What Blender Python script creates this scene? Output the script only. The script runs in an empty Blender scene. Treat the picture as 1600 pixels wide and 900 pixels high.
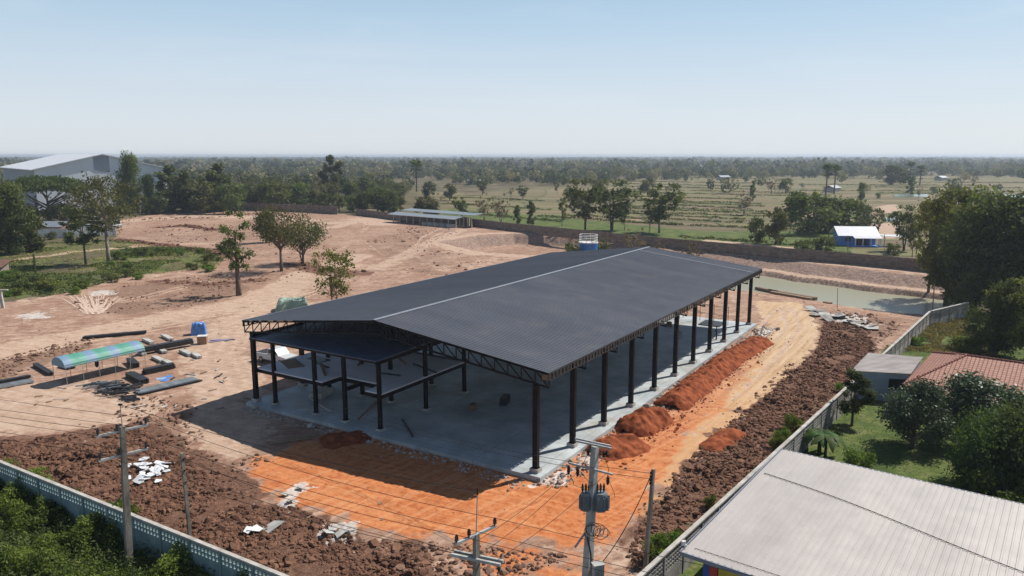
import bpy, math, random
import numpy as np
from mathutils import Vector, Matrix, noise as mnoise

# ------------------------------------------------------------------ camera, light
C = bpy.context.scene.collection
scene = bpy.context.scene
FPX, PITCH, CAMH = 1182.0, 0.1734, 23.5
cam_d = bpy.data.cameras.new("camera"); cam = bpy.data.objects.new("camera", cam_d); C.objects.link(cam)
cam.location = (0, 0, CAMH); cam.rotation_euler = (math.pi/2 - PITCH, 0, 0)
cam_d.sensor_width = 36; cam_d.lens = 36*FPX/1600; cam_d.clip_end = 30000; cam_d.clip_start = .5
scene.camera = cam
SUN_AZ, SUN_EL = math.radians(59.7), math.radians(49.5)
w = bpy.data.worlds.new("World"); scene.world = w; w.use_nodes = True
nt = w.node_tree; nt.nodes.clear()
sky = nt.nodes.new('ShaderNodeTexSky'); sky.sky_type = 'NISHITA'; sky.sun_disc = False
sky.sun_elevation = SUN_EL; sky.sun_rotation = SUN_AZ; sky.altitude = 100; sky.air_density = 1.0; sky.dust_density = .3; sky.ozone_density = 2.2
bg = nt.nodes.new('ShaderNodeBackground'); bg.inputs[1].default_value = .07
wo = nt.nodes.new('ShaderNodeOutputWorld'); nt.links.new(bg.outputs[0], wo.inputs[0])
# the sky's own whitish haze near the horizon
tcw = nt.nodes.new('ShaderNodeTexCoord'); sxw = nt.nodes.new('ShaderNodeSeparateXYZ'); nt.links.new(tcw.outputs['Generated'], sxw.inputs[0])
mrw = nt.nodes.new('ShaderNodeMapRange'); mrw.interpolation_type = 'SMOOTHSTEP'; nt.links.new(sxw.outputs[2], mrw.inputs[0])
mrw.inputs[1].default_value = .12; mrw.inputs[2].default_value = .45; mrw.inputs[3].default_value = .78; mrw.inputs[4].default_value = .0
rpw = nt.nodes.new('ShaderNodeMapRange'); nt.links.new(sxw.outputs[2], rpw.inputs[0]); rpw.inputs[1].default_value = -.01; rpw.inputs[2].default_value = .27; rpw.interpolation_type = 'SMOOTHERSTEP'
mhw = nt.nodes.new('ShaderNodeMix'); mhw.data_type = 'RGBA'; nt.links.new(rpw.outputs[0], mhw.inputs[0]); mhw.inputs[6].default_value = (9.7, 10.5, 11.5, 1); mhw.inputs[7].default_value = (6.0, 8.7, 11.1, 1)
mxw = nt.nodes.new('ShaderNodeMix'); mxw.data_type = 'RGBA'; nt.links.new(mrw.outputs[0], mxw.inputs[0]); nt.links.new(sky.outputs[0], mxw.inputs[6]); nt.links.new(mhw.outputs[2], mxw.inputs[7])
mpw = nt.nodes.new('ShaderNodeMapping'); mpw.inputs['Scale'].default_value = (2.2, 2.2, 13); nt.links.new(tcw.outputs['Generated'], mpw.inputs[0])
nzw = nt.nodes.new('ShaderNodeTexNoise'); nzw.inputs['Scale'].default_value = 1.6; nzw.inputs['Detail'].default_value = 7; nzw.inputs['Distortion'].default_value = .6; nt.links.new(mpw.outputs[0], nzw.inputs['Vector'])
crw = nt.nodes.new('ShaderNodeMapRange'); crw.inputs[1].default_value = .5; crw.inputs[2].default_value = .8; crw.inputs[4].default_value = .3; nt.links.new(nzw.outputs['Fac'], crw.inputs[0])
mcw = nt.nodes.new('ShaderNodeMix'); mcw.data_type = 'RGBA'; nt.links.new(crw.outputs[0], mcw.inputs[0]); nt.links.new(mxw.outputs[2], mcw.inputs[6]); mcw.inputs[7].default_value = (9.4, 10.3, 11.4, 1)
nt.links.new(mcw.outputs[2], bg.inputs[0])
sun_d = bpy.data.lights.new("sun", 'SUN'); sun_d.energy = 5.0; sun_d.angle = math.radians(.5); sun_d.color = (1, .95, .87)
sun = bpy.data.objects.new("sun", sun_d); C.objects.link(sun)
sdir = Vector((math.cos(SUN_EL)*math.sin(SUN_AZ), math.cos(SUN_EL)*math.cos(SUN_AZ), math.sin(SUN_EL)))
sun.rotation_euler = sdir.to_track_quat('Z', 'Y').to_euler()
scene.view_settings.view_transform = 'Standard'; scene.view_settings.look = 'None'
scene.view_settings.exposure = 0.2; scene.view_settings.gamma = 1
scene.render.engine = 'CYCLES'

# ------------------------------------------------------------------ helpers
rnd = random.Random(7)
def G(px, py, z=0.0):
    """ground point (height z) that the photograph shows at px,py"""
    x, y = px-800, py-450
    d = y*math.cos(PITCH)+FPX*math.sin(PITCH); f = FPX*math.cos(PITCH)-y*math.sin(PITCH)
    t = (CAMH-z)/d
    return Vector((x*t, f*t, z))
def atY(px, py, Y):
    x, y = px-800, py-450
    d = y*math.cos(PITCH)+FPX*math.sin(PITCH); f = FPX*math.cos(PITCH)-y*math.sin(PITCH)
    return Vector((x*Y/f, Y, CAMH-d*Y/f))
def tag(o, label=None, cat=None, group=None, kind=None):
    if label: o['label'] = label
    if cat: o['category'] = cat
    if group: o['group'] = group
    if kind: o['kind'] = kind
    return o
def empty(name, loc=(0, 0, 0), rz=0, label=None, cat=None, group=None):
    o = bpy.data.objects.new(name, None); C.objects.link(o); o.location = loc; o.rotation_euler = (0, 0, rz)
    o.empty_display_size = .3
    return tag(o, label, cat, group)
def link(name, me, parent=None, loc=None, rz=0):
    o = bpy.data.objects.new(name, me); C.objects.link(o)
    if parent is not None: o.parent = parent
    if loc is not None: o.location = loc
    if rz: o.rotation_euler = (0, 0, rz)
    return o
def copy_tree(o, parent=None):
    c = o.copy(); C.objects.link(c); c.parent = parent
    for ch in [k for k in o.children]: copy_tree(ch, c)
    return c
class MB:
    def __init__(s): s.v = []; s.f = []
    def add(s, vs, fs):
        b = len(s.v); s.v.extend([tuple(q) for q in vs]); s.f.extend([tuple(b+i for i in f) for f in fs]); return s
    def box(s, c, d, rz=0, rx=0, ry=0):
        M = Matrix.Rotation(rz, 3, 'Z') @ Matrix.Rotation(ry, 3, 'Y') @ Matrix.Rotation(rx, 3, 'X')
        c = Vector(c); h = [k/2 for k in d]
        vs = [c+M@Vector((h[0]*a, h[1]*b, h[2]*e)) for e in (-1, 1) for b in (-1, 1) for a in (-1, 1)]
        return s.add(vs, [(0, 2, 3, 1), (4, 5, 7, 6), (0, 1, 5, 4), (2, 6, 7, 3), (0, 4, 6, 2), (1, 3, 7, 5)])
    def bar(s, p, q, wd, ht=None):
        p, q = Vector(p), Vector(q); d = q-p; L = d.length
        if L < 1e-5: return s
        ht = ht or wd; d.normalize()
        up = Vector((0, 0, 1)) if abs(d.z) < .95 else Vector((1, 0, 0))
        sx = d.cross(up).normalized(); sz = sx.cross(d)
        vs = [k+sx*(a*wd/2)+sz*(b*ht/2) for k in (p, q) for a, b in ((-1, -1), (1, -1), (1, 1), (-1, 1))]
        return s.add(vs, [(0, 1, 2, 3), (7, 6, 5, 4), (0, 4, 5, 1), (1, 5, 6, 2), (2, 6, 7, 3), (3, 7, 4, 0)])
    def tube(s, pts, rad, n=8, caps=True):
        pts = [Vector(p) for p in pts]
        if not hasattr(rad, '__len__'): rad = [rad]*len(pts)
        b = len(s.v); prev = None
        for i, p in enumerate(pts):
            d = (pts[min(i+1, len(pts)-1)]-pts[max(i-1, 0)])
            if d.length < 1e-6: d = Vector((0, 0, 1))
            d.normalize()
            a = prev if prev is not None else (Vector((1, 0, 0)) if abs(d.x) < .9 else Vector((0, 1, 0)))
            a = (a-d*a.dot(d)); a = a.normalized() if a.length > 1e-4 else d.orthogonal().normalized(); prev = a; c = d.cross(a)
            for k in range(n):
                t = 2*math.pi*k/n; s.v.append(tuple(p+(a*math.cos(t)+c*math.sin(t))*rad[i]))
        for i in range(len(pts)-1):
            for k in range(n):
                k2 = (k+1) % n; s.f.append((b+i*n+k, b+i*n+k2, b+(i+1)*n+k2, b+(i+1)*n+k))
        if caps:
            s.f.append(tuple(b+k for k in range(n))[::-1]); s.f.append(tuple(b+(len(pts)-1)*n+k for k in range(n)))
        return s
    def prism(s, poly, z0, z1):
        n = len(poly); vs = [(x, y, z0) for x, y in poly]+[(x, y, z1) for x, y in poly]
        return s.add(vs, [tuple(range(n))[::-1], tuple(range(n, 2*n))]+[(i, (i+1) % n, n+(i+1) % n, n+i) for i in range(n)])
    def slab(s, quad, t):
        """thick plate from a planar polygon of 3D points, thickness downwards"""
        n = len(quad); q = [Vector(k) for k in quad]; r = [k-Vector((0, 0, t)) for k in q]
        return s.add(q+r, [tuple(range(n)), tuple(range(n, 2*n))[::-1]]+[(i, n+i, n+(i+1) % n, (i+1) % n) for i in range(n)])
    def mesh(s, name, m, smooth=False):
        me = bpy.data.meshes.new(name); me.from_pydata(s.v, [], s.f); me.materials.append(m)
        if smooth: me.polygons.foreach_set('use_smooth', [True]*len(me.polygons))
        me.update(); return me
    def build(s, name, m, parent=None, loc=None, rz=0, smooth=False):
        return link(name, s.mesh(name, m, smooth), parent, loc, rz)

def N(nt, t, **kw):
    n = nt.nodes.new(t)
    for k, v in kw.items(): setattr(n, k, v)
    return n
def noise_node(nt, vec, scale, detail=4, rough=.55, dist=0):
    n = N(nt, 'ShaderNodeTexNoise'); n.inputs['Scale'].default_value = scale; n.inputs['Detail'].default_value = detail
    n.inputs['Roughness'].default_value = rough; n.inputs['Distortion'].default_value = dist
    if vec is not None: nt.links.new(vec, n.inputs['Vector'])
    return n.outputs['Fac']
def ramp(nt, fac, stops):
    r = N(nt, 'ShaderNodeValToRGB'); e = r.color_ramp.elements
    while len(e) < len(stops): e.new(.5)
    for k, (p, c) in zip(e, stops): k.position = p; k.color = (*c, 1) if len(c) == 3 else c
    nt.links.new(fac, r.inputs[0]); return r.outputs[0]
def mixc(nt, fac, a, b, mode='MIX'):
    m = N(nt, 'ShaderNodeMix', data_type='RGBA', blend_type=mode)
    for i, q in ((0, fac), (6, a), (7, b)):
        if isinstance(q, (int, float)): m.inputs[i].default_value = q
        elif isinstance(q, tuple): m.inputs[i].default_value = (*q, 1)
        else: nt.links.new(q, m.inputs[i])
    return m.outputs[2]
def mth(nt, op, a, b=0.0, c=None, clamp=False):
    m = N(nt, 'ShaderNodeMath', operation=op); m.use_clamp = clamp
    for i, q in enumerate((a, b) if c is None else (a, b, c)):
        if isinstance(q, (int, float)): m.inputs[i].default_value = q
        else: nt.links.new(q, m.inputs[i])
    return m.outputs[0]
def mat(name, c1, c2=None, scale=1.5, rough=.7, metal=0, bump=0, bscale=None, spec=.5, stretch=None, detail=5, world=False, vary=0):
    m = bpy.data.materials.new(name); m.use_nodes = True; nt = m.node_tree; p = nt.nodes['Principled BSDF']
    p.inputs['Roughness'].default_value = rough; p.inputs['Metallic'].default_value = metal; p.inputs['Specular IOR Level'].default_value = spec
    c2 = c2 or tuple(k*.72 for k in c1)
    if world: vec = N(nt, 'ShaderNodeNewGeometry').outputs['Position']
    else: vec = N(nt, 'ShaderNodeTexCoord').outputs['Object']
    if stretch:
        mp = N(nt, 'ShaderNodeMapping'); mp.inputs['Scale'].default_value = stretch; nt.links.new(vec, mp.inputs[0]); vec = mp.outputs[0]
    f = noise_node(nt, vec, scale, detail, .6)
    col = ramp(nt, f, [(.35, c2), (.65, c1)])
    if vary:
        oi = N(nt, 'ShaderNodeObjectInfo'); hs = N(nt, 'ShaderNodeHueSaturation')
        nt.links.new(mth(nt, 'MULTIPLY_ADD', oi.outputs['Random'], vary, 1-vary/2), hs.inputs['Value']); nt.links.new(col, hs.inputs['Color']); col = hs.outputs[0]
    nt.links.new(col, p.inputs['Base Color'])
    if bump:
        b = N(nt, 'ShaderNodeBump'); b.inputs['Strength'].default_value = bump; b.inputs['Distance'].default_value = .05
        nt.links.new(noise_node(nt, vec, bscale or scale*4, 6, .65), b.inputs['Height']); nt.links.new(b.outputs[0], p.inputs['Normal'])
    return m
def leafmat(name, dark, light, trans=.35, rough=.7, autumn=None):
    m = bpy.data.materials.new(name); m.use_nodes = True; nt = m.node_tree; p = nt.nodes['Principled BSDF']
    a = N(nt, 'ShaderNodeAttribute', attribute_name='tint'); oi = N(nt, 'ShaderNodeObjectInfo')
    stops = [(0, dark), (.8, light)]
    if autumn: stops.append((1, autumn))
    col = ramp(nt, a.outputs['Fac'], stops)
    hs = N(nt, 'ShaderNodeHueSaturation'); nt.links.new(col, hs.inputs['Color'])
    nt.links.new(mth(nt, 'MULTIPLY_ADD', oi.outputs['Random'], .05, .475), hs.inputs['Hue'])
    nt.links.new(mth(nt, 'MULTIPLY_ADD', oi.outputs['Random'], .5, .75), hs.inputs['Value'])
    nt.links.new(hs.outputs[0], p.inputs['Base Color']); p.inputs['Roughness'].default_value = rough; p.inputs['Specular IOR Level'].default_value = .15
    t = N(nt, 'ShaderNodeBsdfTranslucent'); hs2 = N(nt, 'ShaderNodeMixRGB', blend_type='MULTIPLY'); hs2.inputs[0].default_value = 1
    hs2.inputs[2].default_value = (1.2, 1.3, .5, 1); nt.links.new(hs.outputs[0], hs2.inputs[1]); nt.links.new(hs2.outputs[0], t.inputs[0])
    mx = N(nt, 'ShaderNodeMixShader'); mx.inputs[0].default_value = trans
    nt.links.new(p.outputs[0], mx.inputs[1]); nt.links.new(t.outputs[0], mx.inputs[2]); nt.links.new(mx.outputs[0], nt.nodes['Material Output'].inputs[0])
    return m

M = {}
M['steel'] = mat('black_steel', (.009, .009, .012), (.005, .005, .007), 2, .5, .0, spec=.2)
M['beam'] = mat('painted_beam', (.03, .032, .036), (.012, .012, .014), 3, .5, 0, spec=.5, vary=.6)
M['channel'] = mat('galvanised', (.34, .37, .4), (.22, .24, .26), 3, .4, .3, vary=.3)
M['concrete'] = mat('concrete', (.5, .49, .46), (.32, .31, .29), 1.2, .85, bump=.3, vary=.15)
M['floor'] = mat('floor_screed', (.5, .54, .55), (.27, .31, .33), .3, .6, bump=.15, detail=9)
M['plinth'] = mat('plinth', (.5, .47, .44), (.3, .26, .23), 2, .9)
M['polec'] = mat('pole_concrete', (.3, .27, .23), (.13, .11, .09), 2.5, .9, stretch=(1, 1, .4), bump=.3)
M['polel'] = mat('pole_light', (.46, .46, .44), (.3, .3, .29), 2, .85)
M['ins'] = mat('insulator', (.02, .012, .01), None, 4, .25)
M['galv'] = mat('galv_arm', (.45, .46, .46), (.3, .3, .31), 3, .5, .3)
M['wire'] = mat('wire', (.02, .02, .02), None, 3, .6)
M['trafo'] = mat('transformer', (.19, .22, .25), (.12, .14, .16), 2, .5)
M['rust'] = mat('rust_sheet', (.2, .1, .07), (.1, .05, .04), 2, .8)
M['glass'] = mat('dark_glass', (.02, .025, .03), None, 2, .15)
M['carwhite'] = mat('white_paint', (.55, .56, .57), (.5, .5, .51), 2, .35)
M['cargrey'] = mat('grey_paint', (.38, .36, .35), (.3, .29, .29), 2, .35)
M['tyre'] = mat('tyre', (.02, .02, .02), None, 3, .9)
M['bark'] = mat('bark', (.16, .12, .09), (.07, .05, .04), 4, .95, stretch=(1, 1, .3))
M['barkp'] = mat('bark_pale', (.36, .3, .25), (.18, .14, .11), 3, .95, stretch=(1, 1, .3))
M['blue'] = mat('blue_plastic', (.04, .17, .48), (.03, .13, .4), 2, .4)
M['tarp'] = mat('blue_tarp', (.1, .27, .62), (.05, .16, .45), 2, .45)
M['tent'] = None
M['white'] = mat('white_wall', (.7, .7, .68), (.55, .55, .54), 1.5, .7)
M['whitemetal'] = mat('white_metal', (.66, .67, .7), (.58, .59, .62), .6, .45)
M['houseblue'] = mat('house_blue', (.1, .26, .62), (.07, .2, .52), 1, .7)
M['wallb'] = mat('wall_brown', (.26, .2, .165), (.13, .1, .085), .7, .95, world=True, stretch=(1, 1, 2.5))
M['wallpost'] = mat('wall_post', (.32, .27, .23), (.2, .16, .14), 1, .9)
M['wallteal'] = mat('wall_teal', (.25, .33, .35), (.13, .2, .21), .9, .85, stretch=(1, 1, .5), bump=.2)
M['wallcap'] = mat('wall_cap', (.5, .47, .43), (.3, .28, .25), 1.2, .9)
M['lattice'] = mat('lattice', (.36, .34, .31), (.15, .14, .13), 1, .95, bump=.3)
M['timber'] = mat('timber', (.3, .2, .12), (.17, .11, .07), 3, .85, vary=.5)
M['plaster'] = mat('debris_white', (.72, .74, .76), (.55, .56, .57), 1.5, .7, vary=.15)
M['skin'] = mat('skin', (.35, .2, .13), None, 4, .6)
M['cloth'] = mat('dark_cloth', (.03, .03, .04), None, 4, .9)
M['dirtred'] = None
LM = {
 'dense': leafmat('leaf_dense', (.028, .042, .017), (.11, .135, .05)),
 'mid': leafmat('leaf_mid', (.04, .056, .02), (.145, .165, .06)),
 'olive': leafmat('leaf_olive', (.06, .062, .028), (.17, .17, .075)),
 'yellow': leafmat('leaf_yellow', (.07, .08, .02), (.2, .2, .06), autumn=(.26, .19, .06)),
 'dry': leafmat('leaf_dry', (.1, .075, .055), (.22, .17, .13)),
 'bluegreen': leafmat('leaf_glossy', (.02, .035, .016), (.12, .15, .09), .12, .42),
 'weed': leafmat('leaf_weed', (.05, .08, .018), (.2, .26, .055)),
 'straw': leafmat('leaf_straw', (.14, .12, .05), (.3, .25, .11)),
}

# ------------------------------------------------------------------ noise and masks (numpy)
def vnoise(x, y, seed=0):
    xi = np.floor(x).astype(np.int64); yi = np.floor(y).astype(np.int64); xf = x-xi; yf = y-yi
    def h(a, b):
        n = (a*374761393+b*668265263+seed*974634777) & 0x7fffffff
        n = ((n ^ (n >> 13))*1274126177) & 0x7fffffff
        return ((n ^ (n >> 16)) & 0xffff)/65535.0
    u = xf*xf*(3-2*xf); v = yf*yf*(3-2*yf)
    return (h(xi, yi)*(1-u)+h(xi+1, yi)*u)*(1-v)+(h(xi, yi+1)*(1-u)+h(xi+1, yi+1)*u)*v
def fbm(x, y, sc, o=3, seed=0):
    t = 0; a = 1; s = 0
    for k in range(o): t = t+a*vnoise(x*sc, y*sc, seed+k*17); s += a; a *= .5; sc *= 2.1
    return t/s
def sdist(x, y, poly, closed=True):
    d = np.full(x.shape, 1e9); inside = np.zeros(x.shape, bool); n = len(poly)
    for i in range(n if closed else n-1):
        ax, ay = poly[i]; bx, by = poly[(i+1) % n]; ex, ey = bx-ax, by-ay
        t = np.clip(((x-ax)*ex+(y-ay)*ey)/(ex*ex+ey*ey+1e-9), 0, 1)
        d = np.minimum(d, np.hypot(x-ax-t*ex, y-ay-t*ey))
        if closed:
            c = ((ay > y) != (by > y)) & (x < (bx-ax)*(y-ay)/(by-ay+1e-12)+ax); inside ^= c
    return np.where(inside, -d, d) if closed else d
def W(pxs, z=0): return [tuple(G(a, b, z)[:2]) for a, b in pxs]
def smooth(a, b, t): t = np.clip((t-a)/(b-a), 0, 1); return t*t*(3-2*t)

SITE = W([(-60, 690), (-60, 480), (0, 472), (60, 466), (120, 455), (200, 430), (330, 418), (350, 405), (330, 388), (200, 384), (182, 374), (180, 345), (265, 330), (400, 328), (530, 334), (612, 345), (735, 352), (800, 360), (1000, 383), (1200, 403), (1450, 425), (1520, 440), (1500, 480), (1378, 548), (1020, 897), (990, 960), (560, 960), (-60, 700)])
ORANGE = W([(372, 742), (400, 718), (520, 672), (600, 676), (700, 705), (830, 742), (890, 700), (960, 660), (1080, 575), (1180, 522), (1200, 550), (1110, 650), (1040, 725), (1010, 790), (930, 850), (830, 846), (740, 842), (680, 832), (620, 842), (560, 816), (520, 802), (450, 792), (415, 766)])
BROWNS = [W(q) for q in ([(175, 645), (230, 615), (320, 640), (360, 690), (470, 738), (400, 730), (350, 748), (270, 690)], [(-60, 590), (0, 562), (60, 545), (150, 526), (140, 545), (60, 572), (0, 602)], [(90, 482), (200, 445), (345, 425), (400, 447), (345, 472), (200, 492)], [(330, 395), (560, 395), (560, 440), (470, 455), (400, 445)], [(180, 372), (260, 350), (400, 352), (460, 375), (400, 395), (330, 392)], [(560, 380), (640, 352), (720, 360), (670, 385), (770, 410), (700, 430), (600, 425)], [(1290, 560), (1100, 740), (1010, 850), (990, 800), (1120, 670), (1230, 570)], [(1180, 455), (1290, 480), (1430, 500), (1370, 540), (1290, 495), (1200, 480)], [(200, 345), (300, 334), (440, 332), (300, 343)], [(560, 840), (640, 845), (740, 850), (900, 870), (800, 905), (640, 900)])]
ORANGE2 = W([(690, 850), (790, 835), (930, 850), (980, 880), (960, 920), (700, 920)])
ROAD = W([(1000, 800), (1040, 700), (1190, 550), (1200, 510), (1175, 470), (1250, 470), (1280, 500), (1280, 540), (1225, 610), (1120, 700), (1040, 780), (1010, 840)])
DARKR = W([(1290, 500), (1345, 512), (1372, 545), (1240, 680), (1020, 893), (975, 900), (992, 830), (1040, 768), (1092, 700), (1205, 612), (1275, 548)])
DARKL = W([(-60, 700), (0, 688), (90, 690), (150, 682), (222, 668), (262, 700), (330, 745), (380, 790), (470, 795), (560, 845), (640, 850), (700, 890), (690, 960), (560, 970), (0, 725)])
BERMS = [([(246, 356), (290, 352), (335, 360)], 1.6, 3, .9), ([(182, 374), (240, 381), (330, 392), (360, 402)], 1.1, 3, .9),
         ([(455, 412), (520, 425), (560, 428)], .7, 4, .7), ([(20, 700), (60, 690), (110, 682), (150, 676), (190, 668), (225, 672)], 1.1, 1.6, 1),
         ([(225, 676), (270, 708), (330, 740), (380, 780)], .5, 1.8, 1), ([(250, 440), (330, 445), (400, 438)], .4, 3, .6), ([(190, 340), (300, 330), (440, 326)], 1.3, 4, .3),
         ([(715, 356), (770, 354), (800, 361)], 1.5, 3, .4), ([(400, 345), (450, 349), (530, 345)], 1, 4, .3), ([(1292, 503), (1365, 520)], .5, 2.5, .5)]
TRACKS = [([(-60, 560), (60, 545), (200, 513), (380, 480), (520, 440), (600, 415), (680, 375), (740, 352)], 3.0, .6),
          ([(0, 548), (120, 525), (280, 492), (400, 470), (470, 430), (560, 400)], 4, .8),
          ([(330, 700), (372, 640), (350, 590), (330, 540), (380, 500), (450, 478)], 5, .65),
          ([(560, 425), (640, 395), (660, 370), (700, 352)], .5, .6), ([(568, 428), (650, 396), (672, 372), (712, 353)], .5, .6),
          ([(520, 395), (560, 375), (570, 350)], .5, .5), ([(580, 350), (560, 370), (600, 400)], .5, .5), ([(600, 385), (650, 400), (680, 418)], .5, .5),
          ([(640, 376), (690, 400), (720, 412)], .5, .45), ([(200, 345), (300, 338), (420, 340), (520, 348), (570, 342), (600, 350)], 7, .9),
          ([(450, 350), (520, 356), (560, 345)], 3, .7), ([(680, 377), (740, 366), (840, 362), (920, 368), (1000, 381), (1100, 391), (1200, 402), (1420, 423), (1500, 434)], 2.2, .9),
          ([(680, 379), (735, 395), (800, 400), (850, 402)], 3.0, .8), ([(-60, 640), (60, 640), (150, 640)], 7, .75), ([(-60, 615), (80, 615)], 5, .7), ([(0, 410), (120, 393), (240, 383), (330, 380)], 2, .85), ([(40, 470), (120, 450), (200, 437), (300, 422)], 2.5, .5),
          ([(1200, 425), (1330, 439), (1400, 446), (1510, 459)], .1, 0), ([(700, 420), (790, 405), (860, 400)], 5, .5), ([(420, 475), (480, 440), (560, 415)], 4, .6)]
RUTS = [[(500, 700), (560, 730), (600, 770), (640, 810)], [(560, 705), (630, 735), (680, 775), (700, 815)], [(400, 735), (520, 745), (640, 770), (780, 800), (900, 790), (1000, 720), (1080, 640), (1180, 545)], [(640, 720), (760, 760), (860, 790), (960, 760), (1060, 670), (1150, 580), (1210, 520)], [(470, 745), (600, 780), (740, 815), (860, 820), (950, 800)],
    [(0, 560), (120, 535), (260, 510), (400, 485), (500, 455)], [(40, 535), (180, 508), (330, 480), (440, 450)], [(300, 700), (345, 660), (360, 610), (335, 560), (350, 515), (440, 480)], [(360, 700), (375, 650), (375, 600), (350, 555), (370, 520)], [(-20, 640), (80, 655), (190, 668)], [(20, 600), (110, 622), (200, 650)], [(1060, 640), (1140, 570), (1190, 520), (1215, 490), (1230, 480)], [(1020, 720), (1110, 640), (1200, 560), (1240, 510), (1230, 485)], [(700, 890), (780, 850), (860, 840), (960, 870)], [(820, 760), (880, 800), (900, 850), (890, 900)], [(0, 500), (100, 480), (200, 470), (320, 440)]]
PITZ = W([(680, 378), (735, 369), (800, 364), (860, 366), (920, 371), (1000, 384), (1060, 392), (1060, 405), (900, 405), (840, 399), (780, 396), (735, 391)])
WATERZ = -3.0
WATER_NEAR = W([(1100, 448), (1190, 457), (1240, 465), (1300, 475), (1360, 484), (1400, 489), (1450, 492), (1490, 484)], WATERZ)
WATER_FAR = W([(1505, 473), (1440, 465), (1350, 455), (1300, 447), (1240, 440), (1200, 432), (1100, 422), (1040, 415)], WATERZ)
WATER = WATER_NEAR+WATER_FAR
GREENL = W([(-60, 385), (0, 380), (130, 378), (182, 376), (330, 392), (350, 405), (340, 420), (200, 432), (130, 452), (60, 466), (0, 474), (-60, 480)])
GARDEN = W([(1240, 690), (1378, 550), (1500, 482), (1560, 470), (1750, 470), (1750, 960), (1030, 960), (1020, 905)])
GREENF = [W([(690, 338), (800, 348), (1000, 372), (1060, 378), (1200, 392), (1330, 400), (1330, 360), (1100, 362), (880, 340), (700, 326)]), W([(-60, 738), (0, 740), (430, 915), (420, 1000), (-60, 1000)]),
          W([(1280, 320), (1350, 318), (1350, 340), (1280, 345)])]
PALEPATH = [W([(1100, 374), (1240, 386), (1240, 392), (1100, 380)]), W([(1370, 322), (1400, 318), (1405, 330), (1380, 335)]), W([(1365, 352), (1400, 345), (1400, 372), (1375, 372)])]
WHITES = W([(255, 630), (290, 632), (300, 645), (270, 648)]), W([(1270, 487), (1340, 490), (1370, 508), (1330, 515)]), W([(440, 762), (480, 752), (488, 770), (440, 800)]), W([(510, 822), (548, 820), (540, 840), (510, 842)]), W([(20, 492), (75, 488), (80, 497), (30, 502)]), W([(140, 455), (185, 452), (180, 462), (145, 463)])
FIELDP = W([(630, 335), (660, 300), (760, 300), (900, 291), (990, 280), (1100, 277), (1230, 275), (1330, 272), (1700, 268), (1700, 410), (1250, 400), (700, 345)])
BA = Vector((1.77, 53.14, 0)); BTH = .5596; BRZ = math.pi/2-BTH
BU = Vector((math.sin(BTH), math.cos(BTH), 0)); BV = Vector((-math.cos(BTH), math.sin(BTH), 0))
def B(u, v, z=0): return BA+BU*u+BV*v+Vector((0, 0, z))
RUBBLE = [tuple(B(u, v)[:2]) for u, v in [(-1.5, -.6), (60, -1.2), (60, -4.2), (30, -3), (10, -3), (-1, -3)]]

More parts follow.
